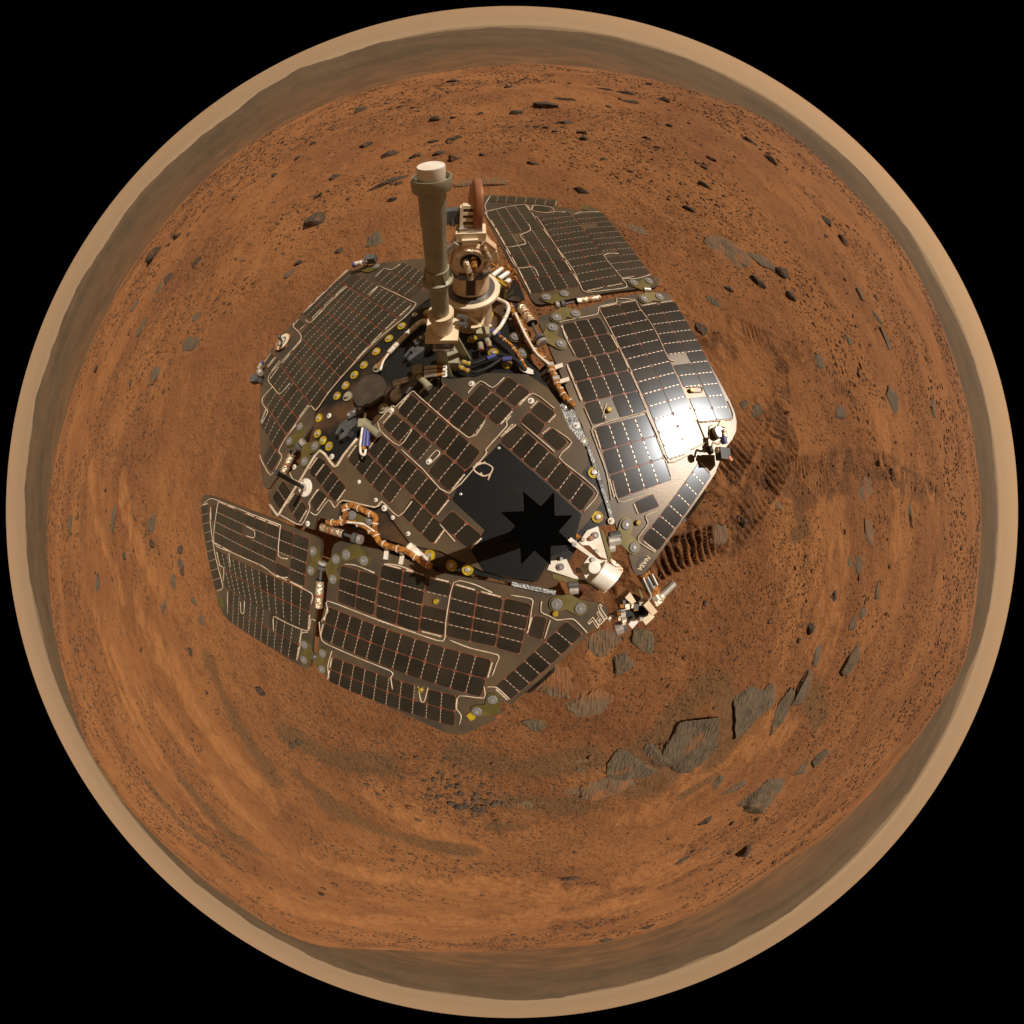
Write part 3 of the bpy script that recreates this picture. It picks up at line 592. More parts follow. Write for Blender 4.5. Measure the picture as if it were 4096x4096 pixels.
# ---- cells: the 300 that show largest are parts of their own
CELLS.sort(key=lambda c: -c[0])
rest = MB()
for i, (a, v, f, p) in enumerate(CELLS):
    if i < 300: obj('solar_cell', v, f, 'dustcell' if p in ('RL', 'RO', 'LO') else 'cell', PAN[p])
    else: rest.add(v, f)
o = rest.build('solar_cell_array', 'dustcell', rover); o['kind'] = 'stuff'
for p in PAN:
    KAP[p].build('backing_film', 'kapton', PAN[p])
    o = TRM[p].build('terminal_strip', 'wire', PAN[p]); o['kind'] = 'stuff'
    o = TAB[p].build('contact_strip', 'tab', PAN[p]); o['kind'] = 'stuff'

# ---- hinge plates with their grey pads
def disc(s, x, y, rpx, h, pl, th, m, name, parent, seg=24, hole=0.0):
    c = pt(s, x, y, h, pl); r = pxr(s, rpx, c)
    pr = [(r, 0), (r, th*0.7), (r*0.93, th)]
    return MB().lathe(c, nrm(pl), pr, seg).build(name, m, parent, False)
def capsule(mb, a, b, r, n, th, seg=10):
    d = b-a; L = np.linalg.norm(d); d = d/L if L > 1e-6 else np.cross(n, [0, 1, 0]); w = np.cross(n, d)
    P = []
    for i in range(seg+1):
        t = -math.pi/2+math.pi*i/seg; P.append(b+(d*math.cos(t)+w*math.sin(t))*r)
    for i in range(seg+1):
        t = math.pi/2+math.pi*i/seg; P.append(a+(d*math.cos(t)+w*math.sin(t))*r)
    mb.prism(P, th, n)
HINGES = [('Z2', (825,1050), (900,1075), (980,1020), 'D', 0), ('Z2', (1575,925), (1650,955), (1705,910), 'D', 0), ('Z2', (915,1225), (980,1175), (1075,1190), 'R', 0), ('Z2', (1665,1065), (1715,1040), (1795,1045), 'R', 0), ('Z2', (880,1310), (850,1395), (950,1450), 'R', 0),
          ('Z6', (1085,855), (1060,960), (1150,1050), 'R', 0), ('A3', (1345,893), (1440,875), (1547,930), 'D', 0), ('A2', (1365,685), (1450,650), (1515,735), 'D', 0), ('A2', (1275,725), (1225,810), (1250,895), 'D', 0), ('A2', (1080,655), (1115,740), (1060,820), 'D', 0),
          ('A2', (1005,1455), (1045,1530), (1000,1585), 'D', 0), ('A2', (1160,1530), (1128,1600), (1155,1665), 'D', 0), ('B3', (1428,1395), (1550,1490), (1705,1470), 'D', .004), ('B3', (620,30), (600,210), (455,255), 'D', 0), ('B3', (850,330), (700,380), (690,565), 'D', .019), ('A3', (795,1712), (790,1800), (662,1812), 'D', 0), ('B1', (1285,72), (1215,100), (1145,85), 'D', 0),
          ('Z2', (565,1390), (640,1370), (640,1370), 'D', .004), ('Z2', (625,1530), (700,1470), (700,1470), 'D', .004)]
for s, a, b, c, pl, h in HINGES:
    n = nrm(pl); A, Bq, C_ = (pt(s, *q, h+.005, pl) for q in (a, b, c))
    mb = MB(); capsule(mb, A, Bq, .0195, n, .005)
    if b != c: capsule(mb, Bq+n*.0004, C_+n*.0004, .0195, n, .005)
    hp = mb.build('hinge_plate', 'olive', rover)
    for q in ((A, C_) if b != c else (A,)):
        pad = MB().lathe(q+n*.0004, n, [(.0145, 0), (.0145, .003), (.0125, .004)], 24).build('pad', 'grey', hp)
        MB().lathe(q+n*.004, n, [(.0042, 0), (.0042, .003)], 12).build('bolt', 'steel', hp)
# ---- washers
def washer(s, x, y, h, m, r, name):
    q = pt(s, x, y, h)
    w = MB().lathe(q, N, [(r, 0), (r*.96, .0022)], 22).build(name, m, rover)
    MB().lathe(q+N*.0022, N, [(r*.42, 0), (r*.42, .004), (r*.3, .0045)], 12).build('bolt', 'steel', w)
for s, L in (('B1', [(1565,730),(1425,868),(1285,1012),(1148,1160),(1042,1270),(945,1385),(850,1500),(652,1745)]), ('B3', [(890,135),(975,240),(1070,330)]), ('Z4', [(1195,600),(1350,892),(1447,1160),(1480,1542)]), ('Zc', [(1157,615),(1405,775),(1570,915),(625,300)]), ('A1', [(1115,1117),(1300,1205),(1440,1242)])):
    for x, y in L: washer(s, x, y, .006, 'yellow', .0155, 'yellow_washer')
for s, L, h in (('B2', [(1400,235),(1700,950),(515,530),(930,1095),(1283,1455),(438,1608)], CH), ('Z4', [(910,545)], CH), ('B3', [(740,1525),(1115,490),(535,650)], CH), ('Z4', [(1300,757),(1597,1575)], .01), ('B2', [(158,1318),(343,1518),(530,1712),(700,1890)], CH), ('B1', [(1710,605),(765,1720)], .006)):
    for x, y in L: washer(s, x, y, h, 'white', .0088 if y not in (1318, 1518, 1712, 1890) else .006, 'white_washer')
for s, x, y, pl in (('Z5', 717,1163,'R'), ('Z5', 1420,995,'R'), ('Z6', 1180,836,'R'), ('A3', 316,867,'D'), ('A3', 1332,970,'D'), ('A3', 186,1623,'D')):
    MB().lathe(pt(s, x, y, 0, pl), nrm(pl), [(.0075, 0), (.0075, .010), (.006, .011)], 16).build('yellow_knob', 'yellow', PAN['RI' if pl == 'R' else 'LI'])
MB().prism(poly('A3', [(570,1850),(600,1825),(650,1860),(640,1885),(605,1900)], .004), .004).build('corner_pad', 'yellow', PAN['LI'])
# ---- round dark cover on the deck and its fixing lugs
c = pt('B1', 1195, 1440, .022); r = pxr('B1', 198, c)
cov = MB().lathe(c-N*.017, N, [(r, 0), (r, .013), (r*.97, .017)], 48).build('round_cover', mat('dusty_cover', (.040, .029, .019), .6, 0, .4, (.060, .043, .027), 20), rover)
for x, y in ((965,1505),(1360,1640),(1298,1190)):
    q = pt('B1', x, y, .010); MB().lathe(q-N*.005, N, [(.017, 0), (.017, .006)], 18).lathe(q, N, [(.008, 0), (.008, .010), (.006, .012)], 14).build('lug', 'khaki', cov)
# ---- grey forked clamps
for s, P in (('B1', [(1590,1055),(1650,980),(1720,930),(1860,840),(1905,865),(1890,930),(1760,1030),(1650,1110),(1630,1085),(1690,1020),(1660,1000),(1605,1072)]), ('Z3', [(838,1680),(880,1600),(1000,1505),(1045,1515),(1055,1570),(960,1655),(940,1700),(880,1738),(868,1710),(920,1660),(890,1640),(852,1692)])):
    q = poly(s, P, .032); cl = MB().prism(q, .027).build('forked_clamp', 'dgrey', rover)
    m_ = (q[2]+q[3])/2; e = (q[3]-q[1])*.35
    MB().bar(m_-e-N*-.006, m_+e+N*.006, np.cross(N, e)/np.linalg.norm(e)*.012, N*.006).build('rail', 'dgrey', cl)
    for t in (-.8, 0, .8): MB().lathe(m_+e*t+N*.012, N, [(.005, 0), (.005, .004)], 10).build('bolt', 'steel', cl)
# ---- hinge motors
def rod(s, a, b, rpx, h, m, name, parent=None, seg=18, pl='D', bev=.12, h2=None):
    A = pt(s, *a, h, pl); Bq = pt(s, *b, h if h2 is None else h2, pl)
    return polar_smooth(MB().cyl(A, Bq, pxr(s, rpx, A), seg, bev=bev).build(name, m, parent or rover))
def motor(s, body_, shaft, ring, rp, h):
    m1 = rod(s, body_[0], body_[1], rp, h, 'foil', 'hinge_motor')
    mid = tuple((np.array(body_[0])*.45+np.array(body_[1])*.55)); d = (np.array(body_[1])-np.array(body_[0]))*.06
    rod(s, tuple(mid-d), tuple(mid+d), rp*1.06, h, 'copper', 'tape_band', m1)
    rod(s, body_[0], tuple(np.array(body_[0])*.94+np.array(shaft)*.06), rp*1.1, h, 'black', 'end_ring', m1)
    rod(s, body_[0], shaft, rp*.35, h, 'dsteel', 'shaft', m1)
    for k in (0, 1):
        a = np.array(shaft)+(np.array(ring)-np.array(shaft))*(k*.55); b = np.array(shaft)+(np.array(ring)-np.array(shaft))*(k*.55+.4)
        rod(s, tuple(a), tuple(b), rp*(1.25-.1*k), h, 'steel' if k else 'dsteel', 'clamp_ring', m1)
motor('Z2', ((1085,1085),(1290,1055)), (985,1108), (900,1120), 30, .004)
motor('Z2', ((705,1270),(610,1135)), (760,1390), (800,1450), 42, .03)
motor('A2', ((1345,508),(1150,447)), (1420,535), (1500,560), 36, .012)
motor('A2', ((1140,905),(1128,1140)), (1150,810), (1165,740), 37, .0)
motor('B3', ((500,450),(365,745)), (590,360), (690,250), 62, .012)
rod('Z6', (985,1050), (930,1060), 40, .0, 'steel', 'clamp_ring'); rod('Z6', (1035,950), (935,965), 46, .0, 'dsteel', 'clamp_ring'); rod('Z6', (1030,985), (925,1000), 48, .002, 'steel', 'clamp_ring')
rod('A3', (1440,730), (1530,725), 40, .0, 'dsteel', 'clamp_ring'); rod('A3', (1450,775), (1530,770), 38, .0, 'steel', 'clamp_ring'); rod('Z2', (1660,985), (1720,990), 26, .0, 'steel', 'clamp_ring'); rod('A2', (1075,1560), (1110,1555), 26, .0, 'dsteel', 'clamp_ring')
rod('A3', (820,1860), (860,1840), 24, -.004, 'copper', 'latch')
# ---- cable bundles
def cable(s, pts, r, m, h=.018, name='cable_bundle', seg=8):
    P = poly(s, pts, h); o = MB().tube(P, r, seg, 5).build(name, m, rover, True)
    if r >= .0055 and m != 'black':
        tb = MB()
        for a, b in zip(P[:-1], P[1:]):
            L = np.linalg.norm(b-a); k = max(1, int(L/.035))
            for i in range(k):
                c_ = a+(b-a)*((i+.5)/k); d_ = (b-a)/L; tb.cyl(c_-d_*.0012, c_+d_*.0012, r*1.16, 10)
        tb.build('tie', 'wbundle' if m == 'orange' else 'wire', o)['kind'] = 'stuff'
    return o
cable('A1', [(230,835),(330,840),(395,770),(378,705),(450,690),(560,740),(650,790),(640,900),(680,1000),(760,1040),(920,1085),(1060,1185),(1130,1215)], .009, 'orange', .03)
cable('A1', [(290,855),(430,830),(560,880),(640,955)], .006, 'orange', .036); cable('A1', [(400,835),(540,850),(640,915)], .003, 'wbundle', .044, 'wire')
cable('A1', [(930,1040),(1000,1100),(1100,1190)], .013, 'wbundle', .02)
cable('Z2', [(510,1110),(540,1170),(620,1300),(690,1470),(840,1620),(900,1750),(940,1840),(1000,1932)], .009, 'orange', .02); cable('Z2', [(560,1190),(650,1380),(740,1530),(850,1625)], .004, 'wbundle', .034, 'wire')
cable('Z4', [(1090,250),(1130,390),(1200,500),(1285,590)], .008, 'orange', .02)
cable('Z2', [(330,1020),(400,1060),(490,1105),(500,1170),(440,1290),(370,1370)], .006, 'wbundle', .05)
cable('B1', [(1932,725),(1850,690),(1770,690),(1560,880),(1420,1030)], .009, 'wbundle', .018); cable('B1', [(1420,1030),(1350,1110),(1280,1195)], .005, 'orange', .018); cable('B1', [(1420,1035),(1360,1120),(1330,1220)], .004, 'wbundle', .02, 'wire')
cable('B1', [(1932,600),(1850,640),(1760,695)], .006, 'orange', .018)
for P in ([(1040,880),(1100,905),(1200,900),(1340,840),(1500,800),(1700,870),(1790,980)], [(1000,940),(1080,985),(1200,1010),(1350,950),(1550,830),(1680,870),(1790,985)]):
    cable('Zc', P, .0055, 'black', .03, 'cable'); cable('Zc', [P[0], P[1], tuple((np.array(P[1])*.6+np.array(P[2])*.4))], .0065, 'yellow', .031, 'cable_end')
cable('Zc', [(1480,575),(1600,670),(1700,790),(1790,960)], .0055, 'orange', .03, 'cable')
for a, b, rp in (((1335,845),(1435,805),30), ((1515,855),(1625,850),30), ((1375,515),(1480,560),30)): rod('Zc', a, b, rp, .034, 'blue', 'cable_sleeve')
cable('B2', [(225,560),(215,640)], .004, 'wbundle', .03, 'wire')
for a, b in (((225,720),(205,930)), ((255,730),(245,930))): rod('B2', a, b, 26, .05, 'blue', 'cable_sleeve')
cable('B2', [(195,720),(170,900),(175,1000),(215,1020),(230,960)], .004, 'wbundle', .055, 'wire'); rod('B2', (205,930), (215,965), 24, .05, 'orange', 'cable_end')
for s, P, pl in (('A2', [(1690,650),(1725,645),(1715,727),(1680,722)], 'D'), ('A2', [(1825,690),(1860,685),(1845,770),(1810,765)], 'D'), ('Z2', [(890,1635),(965,1612),(972,1645),(895,1672)], 'D'), ('Z2', [(940,1755),(1020,1732),(1028,1765),(945,1790)], 'D')):
    MB().prism(poly(s, P, .008, pl), .005).build('cable_clip', 'white', rover)
for s, a, b in (('A2', (1690,600), (1725,620)), ('A2', (1830,650), (1860,665)), ('Z2', (830,1640), (890,1625)), ('Z2', (880,1755), (940,1745))): rod(s, a, b, 30, .02, 'steel', 'cable_clamp')
cable('Z4', [(430,1120),(450,1080),(530,1085),(580,1120),(560,1170),(500,1190),(430,1150),(420,1110),(520,1070)], .0022, 'wire', CH+.004, 'wire'); cable('Z4', [(480,1160),(490,1190)], .0022, 'wire', CH+.004, 'wire'); cable('Z4', [(565,1160),(540,1225)], .0022, 'wire', CH+.004, 'wire')

# ---- low gain antenna: a khaki tube with a collar and a pale cap
lb = pt('Zc', 850, 930, .0); lt = at('Z1', 540, 150, .53); lax = lt-lb; LL = np.linalg.norm(lax); lax /= LL
def tof(s, x, y):                        # distance along the tube nearest to a picture ray
    d = ray(s, x, y); w = lb-CAM; b_ = lax @ d; return ((b_*(w @ d))-(lax @ w))/(1-b_*b_)
t1, t2, t3, t4, t5 = tof('Z1', 700, 1590), tof('Z1', 690, 1250), tof('Z1', 650, 1130), tof('Z1', 560, 380), tof('Z1', 530, 255)
R0 = .0205
lga = polar_smooth(MB().lathe(lb, lax, [(R0*.95, t1-.02), (R0*.95, t2), (R0, t2+.01), (R0, t3), (R0, t4-.075), (R0*1.04, t4-.072), (R0*1.04, t4)], 40).build('antenna_tube', 'khaki', rover)); lga['label'] = 'tall khaki antenna tube with a pale cap'
polar_smooth(MB().lathe(lb, lax, [(R0*1.3, t2-.008), (R0*1.5, t2), (R0*1.5, t2+.006), (R0*1.15, t2+.010), (R0*1.15, t3)], 40).build('collar', 'khaki', lga))
for k in range(6):
    a = k*math.pi/3+.3; u = np.cross(lax, [0, 0, 1.]); u /= np.linalg.norm(u); w = np.cross(lax, u); dd = u*math.cos(a)+w*math.sin(a)
    MB().prism([lb+lax*(t2+.005)+dd*R0*1.45, lb+lax*t3+dd*R0*1.15, lb+lax*(t2+.005)+dd*R0*1.05], .003, np.cross(lax, dd)).build('collar_rib', 'khaki', lga)
polar_smooth(MB().lathe(lb, lax, [(R0*1.02, t4-.004), (R0*1.42, t4+.002), (R0*1.46, t4+.004), (R0*1.46, t5-.004), (R0*1.40, t5), (R0*1.33, t5), (R0*1.30, t5-.010), (R0*1.0, t5-.010)], 40).build('cap_rim', 'khaki', lga))
polar_smooth(MB().lathe(lb, lax, [(R0*.99, t5-.012), (R0*.99, LL-.003), (R0*.95, LL)], 40).build('cap', 'white', lga))
bk = MB().lathe(lb, lax, [(R0*1.25, t1-.055), (R0*1.25, t1-.006), (R0*1.45, t1-.004), (R0*1.45, t1+.012)], 32).build('antenna_socket', 'cream', lga); polar_smooth(bk)
ex = np.cross(lax, [0, 1, 0]); ex /= np.linalg.norm(ex); ey = np.cross(lax, ex)
MB().box(lb+lax*(t1-.062), ex*.040, ey*.036, lax*.007).build('socket_plate', 'cream', lga)
MB().box(lb+lax*(t1-.100), ex*.020, ey*.020, lax*.031).build('socket_post', 'dsteel', lga)
MB().box(lb+lax*(t1-.118), ex*.027, ey*.024, lax*.004).build('post_flange', 'steel', lga)
MB().box(pt('Zc', 900, 850, .03), ex*.030, ey*.030, N*.028).build('post_base', 'khaki', lga)
for a, b in ((('Zc', 690, 560), ('Zc', 875, 1050)), (('Zc', 985, 610), ('Zc', 1095, 850))):
    A = lb+lax*(t1-.065)+(pt(*a, .10)-pt('Zc', 830, 600, .10))*.55; Bq = pt(*b, .008)
    MB().bar(A, Bq, ex*.011, ey*.004).build('strut', 'khaki', lga)
for x, y in ((990,345),(990,425)):
    q = at('Zc', x, y, .80); MB().cyl(q, q+np.array([.02, -.01, .004]), .008, 12).build('clamp_bolt', 'dsteel', lga)
# ---- high gain antenna: drum, ring, gimbal and a dish seen edge on
hb = pt('Z1', 955, 1640, .0); hr = at('Z1', 925, 1330, .925); hg = at('Z1', 925, 990, .86); hx = hr-hb; HL = np.linalg.norm(hx); hx /= HL
hga = polar_smooth(MB().lathe(hb, hx, [(.062, 0), (.058, .015), (.055, HL-.03), (.062, HL-.012)], 40).build('gimbal_column', 'peach', rover)); hga['label'] = 'pale jointed column carrying the antenna dish'
polar_smooth(MB().lathe(hr-hx*.016, hx, [(.074, 0), (.080, .003), (.080, .012), (.076, .015), (.052, .016)], 56).build('gimbal_ring', 'cream', hga))
polar_smooth(MB().lathe(hr, hx, [(.066, 0), (.066, .003)], 48).build('ring_groove', 'dsteel', hga))
hx2 = hg-hr; H2 = np.linalg.norm(hx2); hx2 /= H2
vv = CAM-hg; vv /= np.linalg.norm(vv)
side = np.cross(hx2, vv); side /= np.linalg.norm(side); fwd = np.cross(side, hx2)
MB().lathe(hr+hx*.002, hx2, [(.050, 0), (.050, .02), (.046, H2*.62), (.044, H2*.7)], 40).build('gimbal_neck', 'peach', hga)
MB().bar(hr+fwd*.049+hx2*.01, hr+fwd*.047+hx2*H2*.62, side*.012, fwd*.003).build('dark_strap', 'maroon', hga)
for z, r_ in ((H2*.5, .052), (H2*.58, .050)): MB().lathe(hr, hx2, [(r_, z), (r_, z+.008)], 40).build('neck_band', 'steel' if z > H2*.55 else 'dsteel', hga)
polar_smooth(MB().cyl(hg-fwd*.055, hg+fwd*.05, .052, 40, bev=.18).build('gimbal_drum', 'peach', hga))
MB().lathe(hg+fwd*.046, fwd, [(.034, 0), (.034, .006), (.026, .0065)], 32).build('drum_rim', 'cream', hga)
MB().lathe(hg+fwd*.0528, fwd, [(.025, 0), (.025, .0005)], 28).build('drum_bore', 'black', hga)
MB().tube([hg+fwd*.04-side*.012, hg+fwd*.07-side*.010+hx2*.004, hg+fwd*.075-side*.002-hx2*.02, hg+fwd*.06-hx2*.045], .0085, 8, 4).build('foil_hose', 'foil', hga, True)
MB().tube([hg+fwd*.045+side*.006+hx2*.01, hg+fwd*.07+side*.008, hg+fwd*.06+side*.004-hx2*.04], .008, 8, 4).build('foil_hose', 'orange', hga, True)
for k, (a, r_, mm) in enumerate(((.2, .058, 'cream'), (.8, .060, 'peach'), (1.6, .057, 'cream'), (2.4, .060, 'steel'), (2.95, .055, 'peach'))):
    q = hg+fwd*.035+(side*math.cos(a)+hx2*math.sin(a))*r_
    MB().box(q, (side*math.cos(a)+hx2*math.sin(a))*.007, (-side*math.sin(a)+hx2*math.cos(a))*.018, fwd*.016).build('gimbal_bracket', mm, hga)
MB().box(hg+hx2*.066+fwd*.01, side*.034, hx2*.012, fwd*.030).build('yoke', 'cream', hga)
MB().box(hg+hx2*.082+fwd*.01, side*.026, hx2*.006, fwd*.024).build('yoke', 'steel', hga)
MB().box(hg-hx2*.045+fwd*.05, side*.030, hx2*.008, fwd*.008).build('yoke', 'dsteel', hga)
MB().tube([hg+fwd*.055+side*.03+hx2*.02, hg+fwd*.06+side*.015+hx2*.035, hg+fwd*.058-side*.012+hx2*.036, hg+fwd*.055-side*.03+hx2*.012], .005, 6, 4).build('foil_hose', 'foil', hga, True)
MB().tube([hg+fwd*.05+side*.035-hx2*.01, hg+fwd*.062+side*.045+hx2*.012, hg+fwd*.055+side*.03+hx2*.045], .006, 6, 4).build('foil_hose', 'foil', hga, True)
# dish and its ladder-like arm
dtop = at('Z1', 965, 300, .80); dmid = hg+(dtop-hg)*.52+fwd*-.05
arm0 = hg+hx2*.088+fwd*.012-side*.006; arm1 = at('Z1', 908, 540, .80)
am = MB(); aa = arm1-arm0
for sg in (-1, 1): am.bar(arm0+side*sg*.0155, arm1+side*sg*.0155, side*.0035, fwd*.012)
for t in (.02, .35, .68, 1.0): am.bar(arm0+aa*t-side*.014, arm0+aa*t+side*.014, (aa/np.linalg.norm(aa))*.004, fwd*.011)
am.build('dish_arm', 'cream', hga)
MB().bar(arm0-fwd*.014, arm1-fwd*.014, side*.012, fwd*.001).build('arm_web', 'black', hga)
MB().box(arm0+aa*.45-side*.036-fwd*.01, side*.016, aa/np.linalg.norm(aa)*.018, fwd*.014).build('arm_box', 'dgrey', hga)
MB().cyl(arm0-side*.036+fwd*.0, arm0+aa*.3-side*.034, .007, 10).build('arm_pin', 'dsteel', hga)
dc_ = at('Z1', 988, 575, .86)
vd = (CAM-dc_)/np.linalg.norm(CAM-dc_); dn = side-vd*(side @ vd)-vd*.10; dn /= np.linalg.norm(dn)
dish = polar_smooth(MB().lathe(dc_-dn*.014, dn, [(.02, -.006), (.06, -.004), (.083, .002), (.086, .005), (.086, .018), (.083, .019)], 56).build('antenna_dish', 'copper', hga), 50)
dish['label'] = 'copper coloured antenna dish seen edge on'
MB().cyl(dc_-dn*.03, hg+hx2*.06-fwd*.02, .012, 12).build('dish_stem', 'peach', hga)
# connectors behind the gimbal
cn = MB().prism(poly('B5', [(1480,1290),(1570,1350),(1680,1650),(1570,1720),(1330,1680),(1280,1560)], .012), .008).build('connector_plate', 'deck', rover)
for a, b in (((1060,1225),(1250,1080)), ((1185,1285),(1370,1160)), ((1290,1375),(1400,1300)), ((1020,1400),(1110,1340)), ((1150,1440),(1230,1400))):
    c1 = rod('B5', a, b, 48, .08, 'white', 'connector'); A_, B_ = np.array(a), np.array(b)
    rod('B5', tuple(B_), tuple(B_+(B_-A_)*.14), 50, .08, 'orange', 'connector_collar', c1)
    MB().tube([pt('B5', *(B_+(B_-A_)*.14), .08), pt('B5', *(B_+np.array([90, -60])), .09), pt('B5', *(B_+np.array([140, 10])), .085), pt('B5', *(B_+np.array([90, 70])), .06)], .0045, 6, 4).build('connector_lead', 'orange', c1, True)
rod('B5', (1010,1520), (1115,1485), 26, .07, 'orange', 'connector'); MB().tube(poly('B5', [(1120,1485),(1180,1465)], .07), .003, 6, 1).build('connector_lead', 'white', rover)
MB().prism(poly('B5', [(870,1115),(900,1110),(1345,1395),(1330,1425),(1290,1410)], .092), .004).build('yellow_bar', 'yellow', rover)
MB().prism(poly('B5', [(1330,1410),(1450,1430),(1270,1575),(1200,1520)], .05), .03).build('olive_bracket', 'olive', rover)
for P in ([(880,1060),(960,970),(1080,970),(1165,1010),(1130,1070),(1000,1150)], [(880,1040),(950,1000),(1060,1000),(1110,1040)]): cable('B5', P, .005, 'orange', .075, 'cable')
MB().prism(poly('Zc', [(1300,420),(1400,240),(1410,330),(1340,460)], .012), .003).build('yellow_flag', 'yellow', rover)
# ---- tripod with coax fittings beside the column
tp = pt('Zc', 1270, 450, .06)
for x, y in ((1090,330),(1310,260),(1160,470),(1370,450)): MB().bar(tp, pt('Zc', x, y, .09), ex*.004, ey*.004).build('tripod_strut', 'cream', rover)
MB().box(pt('Zc', 1290, 530, .05), ex*.018, ey*.014, N*.012).build('fitting_block', 'khaki', rover)
for a, b, rp in (((1310,560),(1345,660),34), ((1250,660),(1262,735),34), ((1350,640),(1360,700),30)):
    f = rod('Zc', a, b, rp, .035, 'khaki', 'coax_fitting'); rod('Zc', b, tuple(np.array(b)+(np.array(b)-np.array(a))*.2), rp*.95, .035, 'copper', 'fitting_ring', f)
MB().prism(poly('Zc', [(1710,960),(1760,920),(1880,980),(1885,1030),(1830,1025),(1730,990)], .012), .004).build('cable_gland', 'white', rover)
# ---- coax elbows and the ball foot next to the round cover
pb = MB().bar(pt('Zc', 340, 1230, .035), pt('Zc', 560, 1000, .05), ex*.012, ey*.008).build('elbow_bracket', 'dsteel', rover)
e1 = rod('Zc', (520,1060), (630,1165), 40, .055, 'khaki', 'coax_fitting'); rod('Zc', (610,1150), (650,1190), 44, .055, 'khaki', 'fitting_ring', e1)
MB().box(pt('Zc', 520, 990, .055), ex*.014, ey*.014, N*.012).build('fitting_block', 'khaki', rover)
for k, y in enumerate((950, 1000, 1040)):
    c1 = rod('Zc', (590,y+10), (740,y-5), 26, .06, 'steel', 'connector'); rod('Zc', (740,y-5), (800,y-8), 24, .06, 'orange', 'connector_collar', c1)
    MB().tube(poly('Zc', [(800,y-8),(840,y-20),(845,y+15),(800,y+20)], .06), .003, 6, 3).build('connector_lead', 'wbundle', c1, True)
q = pt('Zc', 258, 1280, .010); ft = polar_smooth(MB().lathe(q-N*.006, N, [(.024, 0), (.024, .006), (.020, .012), (.008, .016)], 28).build('ball_foot', 'steel', rover))
MB().cyl(q+N*.008, pt('Zc', 285, 1150, .05), .006, 12).build('foot_stem', 'steel', ft); MB().cyl(pt('Zc', 225, 1140, .05), pt('Zc', 400, 1090, .055), .008, 12).build('foot_arm', 'steel', ft)
e2 = rod('B2', (215,680), (360,785), 40, .05, 'khaki', 'coax_fitting'); rod('B2', (330,765), (372,795), 44, .05, 'khaki', 'fitting_ring', e2); MB().box(pt('B2', 215, 680, .045), ex*.012, ey*.012, N*.016).build('fitting_block', 'khaki', rover)
# ---- ringed dial with its post, on the rear panel
dq = pt('B1', 265, 915, .0); dr = pxr('B1', 92, dq)
MB().box(dq+N*.004, ex*.034, ey*.034, N*.006).build('dial_base', 'copper', PAN['RL'])
dial = MB().lathe(dq+N*.010, N, [(dr, 0), (dr, .004)], 40).build('dial', 'cream', PAN['RL'])
for r_, m_, z in ((.78, 'white', .0041), (.62, 'dgrey', .0046), (.50, 'khaki', .0051), (.36, 'white', .0056), (.20, 'black', .0061)):
    MB().lathe(dq+N*.010, N, [(dr*r_, z-.001), (dr*r_, z)], 36).build('dial_ring', m_, PAN['RL'])
pe = at('B1', 212, 850, np.linalg.norm(dq-CAM)*.955)
MB().cyl(dq+N*.015, pe, .005, 12).build('dial_post', 'dgrey', PAN['RL'])
polar_smooth(MB().lathe(pe-N*.008, N, [(.004, 0), (.009, .004), (.010, .009), (.007, .015), (.002, .017)], 16).build('dial_knob', 'dgrey', PAN['RL']), 80)
# ---- small cameras at the panel corners
def hazcam(pl_name, s, box_, cyls, pl='D', h=.03):
    c = pt(s, *box_, h, pl); hc = MB().box(c, ex*.022, ey*.017, N*.016).build('corner_camera', 'dgrey', PAN[pl_name])
    for a, b, rp, m_ in cyls: polar_smooth(MB().cyl(pt(s, *a, h+.006, pl), pt(s, *b, h+.006, pl), pxr(s, rp, c), 16, bev=.1).build('camera_barrel', m_, PAN[pl_name]))
    MB().lathe(pt(s, *box_, 0, pl), nrm(pl), [(.018, 0), (.018, .004)], 18).build('camera_foot', 'dgrey', PAN[pl_name])
hazcam('RL', 'B1', (1225,-10), [((1140,20),(1190,5),26,'steel'), ((1040,50),(1130,30),28,'wbundle'), ((1030,55),(1060,48),29,'blue')])
hazcam('RL', 'Z3', (160,1215), [((200,1170),(185,1150),24,'steel'), ((180,1130),(205,1080),18,'khaki'), ((206,1080),(216,1065),19,'blue')])
hazcam('RI', 'Z5', (1700,1540), [((1640,1500),(1700,1520),28,'foil'), ((1705,1330),(1715,1400),26,'foil'), ((1700,1390),(1715,1450),28,'blue'), ((1735,1560),(1765,1600),30,'copper'), ((1575,1510),(1600,1500),34,'black')], 'R', .05)
MB().lathe(pt('Z5', 1652, 1352, .01, 'R'), nrm('R'), [(.020, 0), (.020, .012), (.016, .014)], 24).lathe(pt('Z5', 1655, 1350, .024, 'R'), nrm('R'), [(.008, 0), (.008, .003)], 14).build('camera_mount', 'steel', PAN['RI'])
MB().prism(poly('Z5', [(1662,1285),(1690,1240),(1740,1270),(1725,1310)], .006, 'R'), .005, nrm('R')).build('corner_pad', 'yellow', PAN['RI'])
MB().tube(poly('Z5', [(1600,1500),(1615,1440),(1660,1450),(1700,1400),(1690,1330)], .05, 'R'), .004, 6, 4).build('wire', 'wire', PAN['RI'], True)
